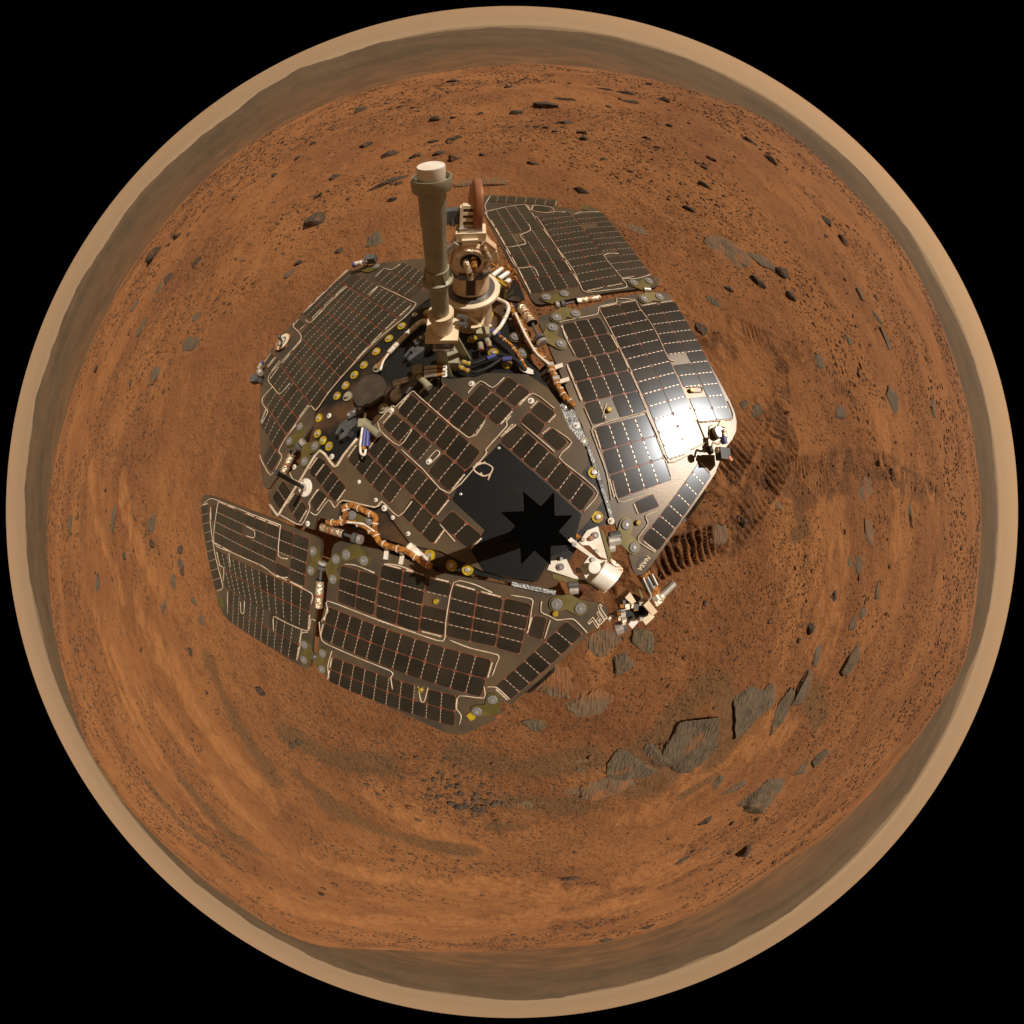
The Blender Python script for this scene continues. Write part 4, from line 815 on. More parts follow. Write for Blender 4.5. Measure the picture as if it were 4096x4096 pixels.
# ---- whip antenna on its pale round foot
wq = pt('B3', 705, 970, CH); wt = at('B3', 245, 730, .82)
wf = MB().lathe(wq, N, [(.030, 0), (.030, .003), (.028, .005)], 32).build('whip_foot', 'white', rover)
for k in range(5): a = k*1.2566; MB().lathe(wq+(ex*math.cos(a)+ey*math.sin(a))*.022, N, [(.0035, 0), (.0035, .007)], 8).build('bolt', 'steel', wf)
MB().lathe(wq, N, [(.014, 0), (.012, .012), (.008, .020)], 18).build('whip_socket', 'steel', wf)
MB().cyl(wq+N*.012, wt, .0065, 14).build('whip_antenna', 'black', rover)
# ---- front brackets
fb = MB().prism(poly('B4', [(290,440),(480,365),(560,640),(640,930),(520,890),(330,690),(220,690),(150,640)], .01), .03).build('front_bracket', 'white', rover)
MB().prism(poly('B4', [(520,440),(572,440),(718,905),(660,930)], .012), .03).build('olive_strip', 'olive', fb)
fb2 = MB().prism(poly('B4', [(-330,960),(-60,930),(60,1180),(290,1290),(60,1260),(-390,1110)], .008), .03).build('front_bracket', 'white', rover)
MB().prism(poly('B4', [(-300,1180),(0,1250),(295,1295),(320,1365),(0,1335),(-300,1260)], .006), .03).build('olive_strip', 'olive', fb2)
for x, y, r_, p in ((430,520,60,fb), (215,597,34,fb), (445,792,34,fb), (135,1122,45,fb2), (-160,1060,60,fb2), (-150,920,30,fb2)):
    q = pt('B4', x, y, .011); MB().lathe(q, N, [(pxr('B4', r_, q), 0), (pxr('B4', r_, q), .004)], 24).build('pad', 'grey', p); MB().lathe(q+N*.004, N, [(.004, 0), (.004, .004)], 10).build('bolt', 'steel', p)
MB().prism(poly('B4', [(330,560),(400,510),(405,610),(345,605)], .02), .01).build('brown_block', 'copper', fb); MB().prism(poly('B4', [(80,530),(120,490),(195,540),(150,590)], .02), .012).build('orange_block', 'orange', fb)
arm_h = MB().prism(poly('B4', [(-60,620),(20,555),(480,930),(560,950),(690,945),(560,1130),(310,1330),(180,1080),(330,880)], .03), .02).build('front_arm_mount', 'white', rover)
# pale half-round housing with a trim edge
A_, B_, C_, D_ = poly('B4', [(600,960),(890,1115),(560,1495),(320,1330)], .03)
hs = MB(); rows = []
for i in range(13):
    a = math.pi*i/12; rows.append((A_+(D_-A_)*(0.5-.5*math.cos(a))+N*.030*math.sin(a), B_+(C_-B_)*(0.5-.5*math.cos(a))+N*.030*math.sin(a)))
hv = [p for rr in rows for p in rr]+[p-N*.03 for rr in (rows[0], rows[-1]) for p in rr]
hs.add(hv, [(2*i, 2*i+1, 2*i+3, 2*i+2) for i in range(12)]+[tuple(2*i for i in range(12, -1, -1)), tuple(2*i+1 for i in range(13)), (0, 1, 27, 26), (25, 24, 28, 29)])
hs = polar_smooth(hs.build('curved_housing', 'white', rover)); hs['label'] = 'white half-round housing between the front corners'
for a, b in (((690,935),(895,1110)), ((895,1110),(560,1500))): MB().bar(pt('B4', *a, .034), pt('B4', *b, .034), N*.004, np.cross(N, pt('B4', *b)-pt('B4', *a))/np.linalg.norm(pt('B4', *b)-pt('B4', *a))*.004).build('housing_trim', 'foil', hs)
for k in range(5): MB().box(pt('B4', 850-62*k, 1140+72*k, .036), ex*.005, ey*.006, N*.006).build('trim_clip', 'foil' if k % 2 else 'orange', hs)
MB().prism(poly('B4', [(310,1340),(360,1310),(520,1440),(480,1480)], .028), .03).build('housing_end', 'black', hs)
q = pt('B4', 420, 1070, .052); MB().lathe(q, N, [(pxr('B4', 105, q), 0), (pxr('B4', 105, q), .004), (pxr('B4', 60, q), .0045)], 28).build('pad', 'white', arm_h)
for x, y in ((395,935),(270,1045),(70,670)): MB().lathe(pt('B4', x, y, .031), N, [(.006, 0), (.006, .006)], 12).build('bolt', 'steel', arm_h)
# ---- camera mast beneath the lens: its column, and an invented black star plate filling a blank gap
STAR = [('Z4', 842, 1320), ('Z4', 995, 1450), ('Z4', 1108, 1325), ('Z4', 1113, 1530), ('Z4', 1270, 1525), ('Z4', 1147, 1665), ('A3', 1485, 385), ('A3', 1293, 395), ('A3', 1295, 560), ('A3', 1155, 435), ('A3', 1040, 555), ('A3', 1028, 362), ('A3', 862, 370), ('A3', 990, 222), ('A3', 865, 105), ('A3', 1065, 95)]
mast = MB().prism([pt(s, x, y, .46) for s, x, y in STAR], .012).build('gap_star_plate', 'matt', rover); mast['label'] = 'invented black star-shaped plate filling the blank gap above the camera mast'
mc = sum(pt(s, x, y, .46) for s, x, y in STAR)/len(STAR)
polar_smooth(MB().lathe(mc-N*.46, N, [(.032, .0), (.032, .02), (.024, .04), (.022, .44), (.024, .447)], 32).build('mast_column', 'matt', mast))
# ---- instrument arm in front
AH = -.22
ar = rod('B4', (1262,1185), (1445,1510), 112, AH, 'dsteel', 'instrument_arm', bev=.02, seg=28); ar['label'] = 'steel arm tube with orange bands and an instrument head'
for a, b in (((1250,1165),(1290,1232)), ((1395,1425),(1452,1522))): rod('B4', a, b, 118, AH, 'orange', 'orange_band', ar, 28, bev=.02)
rod('B4', (1400,1180), (1500,1380), 24, AH+.03, 'steel', 'arm_connector', ar); cable('B4', [(1250,1240),(1330,1420),(1390,1560),(1340,1640)], .004, 'steel', AH+.02, 'arm_line')
tu = rod('B4', (1420,1500), (1500,1620), 80, AH, 'steel', 'turret_hub', ar)
for a, b, rp, m_ in (((1560,1560),(1790,1335),68,'steel'), ((1500,1620),(1590,1530),90,'foil'), ((1440,1700),(1560,1600),84,'foil'), ((1540,1500),(1640,1600),20,'copper')): rod('B4', a, b, rp, AH-.01, m_, 'instrument_barrel', ar)
for P, m_, th, h in (([(1262,1722),(1350,1638),(1505,1832),(1420,1905)], 'cream', .06, AH+.03), ([(945,1595),(1030,1495),(1135,1660),(1095,1735)], 'cream', .05, AH), ([(1170,1450),(1210,1460),(1260,1590),(1230,1620)], 'olive', .01, AH+.02)):
    MB().prism(poly('B4', P, h), th).build('instrument_box', m_, ar)
for P, m_, th in (([(1140,1372),(1205,1300),(1255,1345),(1185,1422)], 'white', .05), ([(1270,1290),(1385,1235),(1432,1290),(1335,1382)], 'cream', .05), ([(1150,1120),(1280,1080),(1330,1260),(1180,1340),(1090,1270)], 'black', .08), ([(1030,1140),(1110,1080),(1200,1200),(1100,1290)], 'dsteel', .06)):
    MB().prism(poly('A4', P, AH-.01 if m_ not in ('black', 'dsteel') else AH-.03), th).build('instrument_box', m_, ar)
for a, b, rp, m_ in (((1110,1385),(1060,1405),66,'dsteel'), ((1075,1395),(985,1435),72,'steel'), ((1130,1170),(960,1290),36,'steel'), ((960,1280),(910,1320),40,'foil'), ((1040,1130),(1120,1180),44,'dsteel'), ((1300,1260),(1340,1230),48,'black'), ((1270,1290),(1300,1262),40,'black'), ((1420,1100),(1500,1040),20,'steel')): rod('A4', a, b, rp, AH-.02, m_, 'instrument_barrel', ar)
for k in range(14):
    x, y = 1040+rng.random()*240, 1110+rng.random()*260; MB().box(pt('A4', x, y, AH+.01), ex*(.004+.006*rng.random()), ey*(.004+.006*rng.random()), N*.008).build('instrument_fitting', ['steel', 'foil', 'dsteel', 'orange'][k % 4], ar)
# ---- lettering at the two front corners
def lettering(body_, s, a, b, pl, h, size, m_, parent, off=0.0, shear=0.0, ex_=.0004):
    n = nrm(pl); A = pt(s, *a, h, pl); Bq = pt(s, *b, h, pl); d = Bq-A; L = np.linalg.norm(d); d /= L; up = np.cross(n, d)
    cu = bpy.data.curves.new('lettering', 'FONT'); cu.body = body_; cu.size = size; cu.extrude = ex_; cu.offset = off; cu.shear = shear; cu.align_x = 'CENTER'; cu.align_y = 'CENTER'
    cu.materials.append(M[m_]); o = bpy.data.objects.new('lettering', cu); COL.objects.link(o)
    mid = (A+Bq)/2
    bpy.context.view_layer.update()
    me = bpy.data.meshes.new_from_object(o.evaluated_get(bpy.context.evaluated_depsgraph_get())); bpy.data.objects.remove(o); me.name = 'lettering'
    o = bpy.data.objects.new('lettering', me); COL.objects.link(o); o.parent = parent
    me.transform(Matrix(((d[0], up[0], n[0], mid[0]), (d[1], up[1], n[1], mid[1]), (d[2], up[2], n[2], mid[2]), (0, 0, 0, 1))))
    return o
q = pt('B4', 1258, 1000, .0, 'R'); n2 = nrm('R')
MB().lathe(q, n2, [(pxr('B4', 108, q), 0), (pxr('B4', 108, q), .0008)], 40).build('emblem_disc', 'emblem', PAN['RI'])
rg = [pt('B4', 1260+115*math.cos(t)*math.cos(-.35)-50*math.sin(t)*math.sin(-.35), 1005+115*math.cos(t)*math.sin(-.35)+50*math.sin(t)*math.cos(-.35), .0012, 'R') for t in np.linspace(0, 2*math.pi, 28)]
MB().tube(rg, .0006, 4, 1).build('emblem_ring', 'khaki', PAN['RI'])
lettering('NASA', 'B4', (1345,900), (1190,1100), 'R', .0016, .0185, 'cream', PAN['RI'], .0003)
lettering('JPL', 'A4', (885,1225), (735,1385), 'D', .0010, .040, 'cream', PAN['LI'], .0022, .25)
lettering('JPL', 'A4', (885,1225), (735,1385), 'D', .0022, .040, 'maroon', PAN['LI'], -.0002, .25)
# ---- wheels and legs
midA = (pt('F', 905, 372)+pt('F', 383, 935))/2; midG = (pt('F', 1215, 1080)+pt('F', 1140, 1150))/2
FW = (midG-midA)/np.linalg.norm(midG-midA); SD = np.cross(N, FW)      # forward, left
for f, sgn in ((.06, 1), (-.62, 1), (-1.22, 1), (.06, -1), (-.62, -1), (-1.22, -1)):
    q = midG+FW*f+SD*sgn*.50-N*.52
    g_ = float(ground_h(q[0], q[1])); q = np.array([q[0], q[1], g_+.125])
    wh = MB().lathe(q-SD*.08, SD, [(.10, 0), (.118, .012), (.128, .05), (.128, .11), (.118, .148), (.10, .16)], 40)
    for i in range(30):
        a = 2*math.pi*i/30; dd = FW*math.cos(a)+N*math.sin(a); tt = np.cross(SD, dd)
        wh.bar(q-SD*.07+dd*.128, q+SD*.07+dd*.128, tt*.003, dd*.005)
    wl_ = wh.build('wheel', 'wheel', rover)
    MB().lathe(q+SD*(.081 if sgn < 0 else -.081), SD*(1 if sgn < 0 else -1), [(.09, 0), (.03, .004)], 24).build('wheel_hub', 'orange', wl_)
    tgt = q+N*.26-SD*sgn*.10-FW*(f+.60)*.35
    MB().cyl(q-SD*sgn*.03, tgt, .018, 10).build('leg', 'dsteel', rover)
    MB().cyl(tgt, tgt-SD*sgn*.22+N*.02, .016, 10).build('leg', 'dsteel', rover)

# ------------------------------------------------------------------ stones
def rock_mat(name, c1, c2, dust, dlo, dhi, flute):
    m = bpy.data.materials.new(name); m.use_nodes = True
    n, l = m.node_tree.nodes, m.node_tree.links
    b = n['Principled BSDF']; b.inputs['Roughness'].default_value = 0.85; b.inputs['Specular IOR Level'].default_value = 0.2
    g = n.new('ShaderNodeNewGeometry')
    def noise(sc, det=4, st=None):
        t = n.new('ShaderNodeTexNoise'); t.inputs['Scale'].default_value = sc; t.inputs['Detail'].default_value = det
        v = g.outputs['Position']
        if st:
            mp = n.new('ShaderNodeMapping'); mp.inputs['Scale'].default_value = st; l.new(v, mp.inputs[0]); v = mp.outputs[0]
        l.new(v, t.inputs['Vector']); return t.outputs['Fac']
    def mix(f, a, c, lo, hi):
        r = n.new('ShaderNodeMapRange'); r.interpolation_type = 'SMOOTHSTEP'; r.inputs[1].default_value = lo; r.inputs[2].default_value = hi; l.new(f, r.inputs[0])
        q = n.new('ShaderNodeMix'); q.data_type = 'RGBA'; l.new(r.outputs[0], q.inputs[0])
        for s, v in ((6, a), (7, c)):
            if isinstance(v, tuple): q.inputs[s].default_value = (*v, 1)
            else: l.new(v, q.inputs[s])
        return q.outputs[2]
    fl = noise(10, 5, (8, 1.6, 4)) if flute else noise(40, 5)
    c = mix(fl, c1, c2, .38, .62)
    c = mix(noise(7, 6), c, dust, dlo, dhi)
    c = mix(noise(70, 3), c, dust, .58, .70)
    l.new(c, b.inputs['Base Color'])
    bp = n.new('ShaderNodeBump'); bp.inputs['Strength'].default_value = 1.0; bp.inputs['Distance'].default_value = 0.02
    l.new(fl, bp.inputs['Height']); l.new(bp.outputs[0], b.inputs['Normal'])
    return m
RM = {'d': rock_mat('dark_rock', (.045, .033, .024), (.078, .055, .036), (.17, .072, .029), .58, .74, False),
      'g': rock_mat('fluted_grey_rock', (.082, .064, .042), (.120, .091, .056), (.215, .095, .038), .56, .76, True),
      't': rock_mat('dusty_outcrop', (.115, .080, .048), (.150, .098, .054), (.215, .092, .036), .42, .64, True),
      'p': rock_mat('pebble_rock', (.062, .045, .031), (.100, .064, .038), (.17, .072, .029), .48, .62, False)}
def ico(sub):
    import bmesh
    bm = bmesh.new(); bmesh.ops.create_icosphere(bm, subdivisions=sub, radius=1.0)
    v = np.array([q.co[:] for q in bm.verts]); f = [[x.index for x in q.verts] for q in bm.faces]; bm.free(); return v, f
ICO = {k: ico(k) for k in (1, 2, 3, 4, 5)}
def blob(sub, seed, cuts=7, rough=.05, flat=False):
    g = np.random.default_rng(seed); v, f = ICO[sub]; v = v.copy()
    for _ in range(cuts):
        n_ = g.normal(size=3); n_[2] *= .8; n_ /= np.linalg.norm(n_); o_ = g.uniform(.45, .85)
        d = v @ n_; v -= np.outer(np.maximum(0, d-o_)*.92, n_)
    if flat:
        n_ = np.array([g.normal()*.18, g.normal()*.18, 1]); n_ /= np.linalg.norm(n_); d = v @ n_; v -= np.outer(np.maximum(0, d-.42)*.85, n_)
    k = g.uniform(0, 50, 3)
    nz = fbm(v[:, 0]*2.2+k[0]+v[:, 2]*1.3, v[:, 1]*2.2+k[1]-v[:, 2]*.9, 4)
    nz2 = fbm(v[:, 0]*7+k[2]+v[:, 2]*3, v[:, 1]*7+k[0]+v[:, 2]*4, 3) if sub >= 3 else 0
    v *= (1+rough*3*nz+rough*1.6*nz2)[:, None]
    v[:, :2] /= np.abs(v[:, :2]).max(axis=0)
    return v, f
def place(px, py, w, h, ang, hf):
    """centre on the terrain and the two ground axes of a stone traced as an ellipse w x h in the picture"""
    G = ground_hit(px, py); d = G-CAM; sl = np.linalg.norm(d); ct = -d[2]/sl; stn = math.sqrt(1-ct*ct)
    rh = np.array([d[0], d[1], 0]); rh /= np.linalg.norm(rh); th = np.array([-rh[1], rh[0], 0])
    k = K*4096/1932*sl
    def g2(L, a):
        e = np.array([math.cos(a), math.sin(a)]); er = e @ rh[:2]; et = e @ th[:2]
        return rh*er*L*k/(ct+.55*hf*stn)+th*et*L*k
    a = math.radians(ang)
    return G, g2(w*.59, a), g2(h*.59, a+math.pi/2)
NROCK = [0]
def region(px, py):
    a = math.degrees(math.atan2(966-py, px-966)); r = math.hypot(px-966, py-966)
    if -22 < a <= 30: t = 'right of the wheel tracks'
    elif 30 < a <= 65: t = 'beyond the top right wing'
    elif 65 < a <= 112: t = 'beyond the tall antenna tube'
    elif 112 < a <= 160: t = 'beyond the rear panel dial'
    elif a > 160 or a <= -165: t = 'left of the outer left wing'
    elif -165 < a <= -115: t = 'between the left wing and the bright ripples'
    elif -115 < a <= -75: t = 'on the sand below the shaded wing'
    else: t = 'around the fluted slabs at lower right'
    return t, ('far out ' if r > 700 else '')
def rock(px, py, w, h, ang=0, hf=.7, kind='d', label=None, name=None, seed=None, flat=None):
    NROCK[0] += 1; seed = NROCK[0]*13+5 if seed is None else seed
    G, A, B = place(px, py, w, h, ang, hf)
    big = max(w, h)
    sub = 5 if big > 70 else 4 if big > 28 else 3
    flat = (kind in 'gt') if flat is None else flat
    v, f = blob(sub, seed, 11 if kind != 't' else 6, .075 if kind != 't' else .14, flat)
    hgt = hf*(1.3 if kind == 'd' else 1.1)*min(np.linalg.norm(A), np.linalg.norm(B))
    la, lb_ = np.linalg.norm(A), np.linalg.norm(B)
    if min(la, lb_) < .25*max(la, lb_):                       # keep a sane plan shape
        if la < lb_: A *= .25*lb_/la
        else: B *= .25*la/lb_
    P = v[:, :1]*A+v[:, 1:2]*B+v[:, 2:3]*np.array([0, 0, hgt])
    base = G-np.array([0, 0, (.12 if kind == 'd' else .22 if kind == 'g' else .30)*hgt])
    if kind == 't' or flat:                                   # let slabs follow the slope
        wz = ground_h(P[:, 0]+base[0], P[:, 1]+base[1])-G[2]; P[:, 2] += wz*.8
    o = obj(name or {'d': 'boulder', 'g': 'slab', 't': 'outcrop', 'p': 'stone'}[kind], P, f, RM[kind], None, True)
    o.data.set_sharp_from_angle(angle=math.radians(38))
    o.location = base
    if label: o['label'] = label
    else:
        t, far = region(px, py); sz = 'mid-sized' if big >= 15 else 'small'
        kd = {'d': 'dark', 'g': 'grey', 't': 'dusty', 'p': 'dark'}[kind]
        o['label'] = f'{sz} {kd} stone lying {far}{t}'; o['group'] = f'{sz} {kd} stones {far}{t}'
    o['category'] = 'outcrop' if kind == 't' else 'rock'; o['kind'] = 'thing'
    return o
R_ = rock
R_(597,418,42,30,25,.75,'d','dark pitted boulder sitting alone above the rear panel')
R_(705,450,38,34,0,.6,'g','grey block half buried in sand left of the antenna tube'); R_(730,346,78,11,20,.8,'d','long thin dark ledge slanting left of the antenna cap'); R_(915,343,122,24,0,.55,'t','long flat pale ledge behind the copper dish')
R_(1097,362,28,15,-12,.8,'d','dark wedge-shaped rock above the top right wing'); R_(856,301,19,18,0,.9,'d','squat dark rock just above the antenna cap'); R_(735,292,24,12,20,.7,'d')
R_(1200,430,66,24,-18,.45,'t','low crumbly outcrop beside the outer edge of the top right wing'); R_(1363,470,104,46,-22,.4,'t','broad gravelly outcrop standing out of the sand at upper right'); R_(1440,492,54,26,-30,.5,'g','narrow slab right of the broad gravelly outcrop'); R_(1475,513,26,24,0,.7,'d','rounded dark rock below the narrow slab at upper right')
R_(1428,530,32,18,-20,.6,'d'); R_(1345,570,26,18,-30,.5,'g'); R_(1235,530,44,24,10,.4,'t','crumbled soil mound at the hinge end of the top right wing')
R_(1546,685,28,36,-55,.65,'g','elongated pitted rock right of the upright wheel track'); R_(1584,780,29,28,0,.5,'g','blocky grey rock standing alone right of the glinting wing'); R_(1683,750,30,50,20,.6,'g','tall fluted rock far to the right of the glinting wing')
R_(1429,774,27,34,10,.7,'g','larger of two rounded rocks touching beside the glinting wing'); R_(1404,764,22,20,0,.6,'g','smaller of two rounded rocks touching beside the glinting wing'); R_(1325,622,22,30,25,.5,'d','shiny dark rock at the edge of the glinting wing')
R_(1601,1060,17,30,-10,.6,'g'); R_(1619,1068,22,34,15,.6,'g'); R_(1718,974,17,46,8,.6,'g','tall narrow slab at the far right below the long track'); R_(1628,1155,20,22,0,.6,'g'); R_(1541,1240,22,44,-22,.6,'g','leaning fluted slab at right, left one of a pair'); R_(1609,1244,32,50,-25,.6,'g','broad fluted slab at right, right one of a pair')
R_(1655,1116,12,28,0,.6,'g'); R_(1573,1124,14,20,20,.9,'d'); R_(1529,1186,17,20,0,.8,'d'); R_(1609,1175,19,24,-30,.6,'g'); R_(1401,985,22,20,0,.7,'d','dark lump at the end of the churned tracks'); R_(1359,1003,44,46,0,.35,'t','crumbly grey mound beside the churned wheel tracks'); R_(1473,945,24,42,-10,.4,'t','weathered mound at the lower edge of the long track'); R_(1634,925,34,40,-40,.4,'t'); R_(1640,1010,30,50,10,.3,'t','flat slab buried in sand right of the long track')
R_(1760,770,16,34,-25,.7,'g'); R_(1600,640,16,20,0,.6,'g'); R_(1670,640,16,32,35,.6,'g'); R_(1490,560,20,16,-30,.6,'d'); R_(1625,560,16,26,30,.7,'g'); R_(1655,600,14,28,35,.7,'g')
R_(1312,1403,106,124,12,.45,'g','largest fluted slab, standing on dark sand at lower right', seed=41); R_(1415,1332,84,112,-12,.45,'g','second largest fluted slab, above and right of the largest', seed=77); R_(1471,1343,38,82,-15,.45,'g','narrow fluted slab right of the second largest slab'); R_(1512,1309,32,68,-25,.5,'g','tilted narrow slab at the right end of the slab row'); R_(1447,1312,26,50,-10,.4,'g','thin slab wedged against the second largest slab'); R_(1240,1430,40,52,20,.4,'g','small slab leaning on the left of the largest slab')
R_(1193,1449,92,66,-35,.45,'g','blue-grey slab curving left of the largest slab', seed=9); R_(1143,1486,84,52,15,.4,'t','reddish gravel-covered outcrop below the blue-grey slab'); R_(1449,1494,88,56,38,.6,'g','dark fluted rock standing below the two largest slabs', seed=23); R_(1391,1484,52,22,25,.5,'g'); R_(1353,1475,22,38,15,.45,'g','pale smooth slab between the largest slab and the dark fluted rock'); R_(1512,1450,36,22,35,.6,'g'); R_(1548,1432,34,34,40,.6,'g','dark rock at the right end of the lower slab row')
R_(1008,1367,48,28,-10,.45,'g','flat block lying alone below the front wheel'); R_(1049,1285,74,58,-20,.25,'t','flat grey slab beside the visible wheel'); R_(1120,1326,104,66,-20,.28,'t','broad flat slab half covered by sand below the instrument head'); R_(1176,1250,42,48,-25,.45,'g','smooth striped slab below the instrument head'); R_(1214,1208,42,62,20,.55,'g','rough grey rock just beneath the instrument head'); R_(1146,1208,74,52,15,.2,'t','pale flat rock under the steel instrument barrel'); R_(1290,1240,6,8,0,.9,'d')
R_(1401,1603,22,20,0,.9,'d','dark upright rock near the far edge at lower right'); R_(1287,1622,26,11,20,.7,'d'); R_(1082,1656,32,10,0,.6,'d','dark half-buried rock with a straight top at the bottom'); R_(1330,1548,22,12,30,.7,'d'); R_(981,1520,38,22,0,.35,'t'); R_(1140,1772,20,7,0,.8,'d'); R_(1217,1748,24,8,10,.8,'d'); R_(905,1795,0.1+40,8,0,.6,'d','long dark rock right on the brow at the bottom') if False else None
R_(870,1522,28,14,15,.6,'d'); R_(905,1526,26,14,-10,.6,'d'); R_(868,1498,18,10,0,.6,'d'); R_(1098,1436,36,9,5,.4,'t'); R_(1095,1452,16,12,-20,.5,'g'); R_(1100,1490,60,20,5,.3,'t','low gravelly rise left of the reddish outcrop')
R_(286,987,19,36,-25,.65,'g','blocky rock left of the tip of the left wing'); R_(133,985,15,36,-10,.7,'g','tall rock at the far left'); R_(308,1141,18,28,5,.6,'g','pointed brown rock left of the left wing'); R_(365,1134,14,18,10,.7,'g'); R_(342,1065,20,18,40,.6,'g'); R_(287,1028,14,16,0,.7,'d'); R_(340,1036,16,14,0,.7,'d'); R_(345,1080,11,14,0,.7,'d'); R_(492,1304,20,18,-40,.7,'d','ragged dark rock below the left wing'); R_(359,1231,12,14,0,.7,'d'); R_(328,1100,14,26,-15,.4,'g'); R_(214,975,13,38,-10,.5,'g'); R_(184,1100,12,24,-8,.5,'g'); R_(564,1400,18,12,20,.6,'d'); R_(552,1407,12,12,0,.7,'d'); R_(380,1170,10,16,0,.6,'g'); R_(235,1050,10,14,0,.7,'d')
R_(371,496,19,15,15,.8,'d','dark rock alone in the stony field at upper left'); R_(291,484,28,16,30,.7,'d','dark rock on the brow at upper left'); R_(320,526,13,19,-15,.8,'d'); R_(564,496,17,12,25,.8,'d','dark rock above the outer edge of the rear panel'); R_(546,517,22,14,35,.6,'g'); R_(639,475,17,11,25,.8,'d'); R_(357,648,38,32,-40,.35,'g','flat pale slab left of the ringed dial'); R_(267,618,16,28,-30,.5,'g'); R_(300,545,22,12,55,.5,'g'); R_(255,575,20,14,50,.5,'g'); R_(370,600,22,14,40,.4,'g'); R_(333,448,17,9,20,.7,'d'); R_(290,710,16,30,-25,.4,'g')
for q in ((1031,201,32,14,0,'dark domed boulder near the top brow'), (822,226,17,10,5,None), (757,202,13,7,10,None), (973,214,19,9,5,None), (1068,232,28,9,8,None), (1065,188,30,7,-5,'low dark ledge on the top brow'), (1099,251,17,9,-5,None), (1103,263,15,8,0,None), (1048,248,12,7,10,None), (786,294,22,11,20,None), (829,290,20,9,25,None), (909,294,11,10,0,None), (1005,309,18,8,-20,None), (740,378,14,9,20,None), (631,335,18,9,20,None), (750,347,15,8,10,None), (692,275,20,9,20,None), (853,263,27,10,25,None), (817,268,16,7,10,None), (857,154,24,6,5,None), (1181,176,26,7,-5,None), (1188,193,28,8,-8,None), (1144,169,26,5,-5,None), (679,210,18,9,25,None), (1255,190,22,9,-20,None), (1225,160,16,6,-12,None), (1330,350,26,8,-30,None), (1340,300,16,8,-35,None), (1450,300,24,9,-40,None), (1410,265,18,7,-35,None), (1560,420,22,10,-45,None), (1590,455,18,10,-50,None), (1375,545,18,12,0,None), (1300,395,24,9,-25,None), (1220,262,14,8,0,None), (1140,300,14,6,10,None), (960,165,12,5,0,None), (1010,240,14,7,0,None), (905,215,10,6,0,None), (600,370,14,9,20,None), (520,330,12,7,30,None), (560,300,10,6,20,None)):
    R_(q[0], q[1], q[2], q[3], q[4], .75, 'd', q[5])
# ---- stones that nothing tells apart: copies of a few shapes
OUT = [(905,372),(1130,385),(1240,535),(1275,555),(1385,800),(1385,880),(1215,1080),(1285,1100),(1160,1200),(1140,1150),(955,1330),(870,1385),(600,1275),(585,1262),(415,1150),(383,935),(500,940),(485,700),(690,495),(800,490),(790,310),(905,340)]
def inside(x, y):
    c = False
    for i in range(len(OUT)):
        (x1, y1), (x2, y2) = OUT[i], OUT[i-1]
        if (y1 > y) != (y2 > y) and x < (x2-x1)*(y-y1)/(y2-y1)+x1: c = not c
    return c
PROTO = []
for k in range(9):
    v, f = blob(2, 900+k, 7, .05); v = v*np.array([1, .55+.4*rng.random(), .62])
    me = bpy.data.meshes.new('stone'); me.from_pydata([tuple(q) for q in v], [], f); me.materials.append(RM['p'])
    me.polygons.foreach_set('use_smooth', np.ones(len(me.polygons), dtype=bool)); me.set_sharp_from_angle(angle=math.radians(35)); PROTO.append(me)
cnt = 0
CL = [(480,300,120,60),(330,420,70,70),(620,230,120,40),(1180,200,130,50),(1480,380,110,80),(1620,700,80,160),(1600,1060,110,130),(1480,1130,100,70),(1400,1170,90,60),(330,1080,80,120),(230,1060,60,140),(860,1510,70,40),(830,1480,80,40),(860,1520,60,30),(900,1510,60,30),(780,1440,90,50),(1050,1620,160,50),(1470,1570,90,50),(1340,1620,120,60),(640,1690,120,40),(900,230,150,50),(260,560,60,80),(250,740,60,100),(1250,300,120,60),(1560,560,70,90),(1700,880,50,120)]
while cnt < 285:
    cx, cy, sx, sy = CL[int(rng.integers(len(CL)))] if rng.random() < .8 else (966, 966, 420, 420)
    if cnt < 60: cx, cy, sx, sy = ((865, 1515, 62, 26), (800, 1470, 80, 44), (905, 1522, 40, 16))[cnt % 3]
    px, py = cx+rng.normal()*sx*.7, cy+rng.normal()*sy*.7
    r = math.hypot(px-966, py-966)
    if inside(px, py) or r > 830 or r < 330: continue
    G = ground_hit(px, py)
    if np.hypot(G[0], G[1]) > 14: continue
    sz = ((2.9 if cnt >= 60 else 4.0)+4.4*rng.random()**2.2)*K*4096/1932*np.linalg.norm(G-CAM)
    o = bpy.data.objects.new('stone', PROTO[cnt % 9]); COL.objects.link(o)
    o.location = (G[0], G[1], G[2]+sz*.12); o.rotation_euler = (rng.normal()*.2, rng.normal()*.2, rng.random()*6.28); o.scale = (sz, sz*(.8+.4*rng.random()), sz*(.8+.4*rng.random()))
    t, far = region(px, py)
    o['label'] = f'small dark pebble-like stone scattered {far}{t}'; o['group'] = f'scattered stones {far}{t}'; o['category'] = 'rock'
    cnt += 1
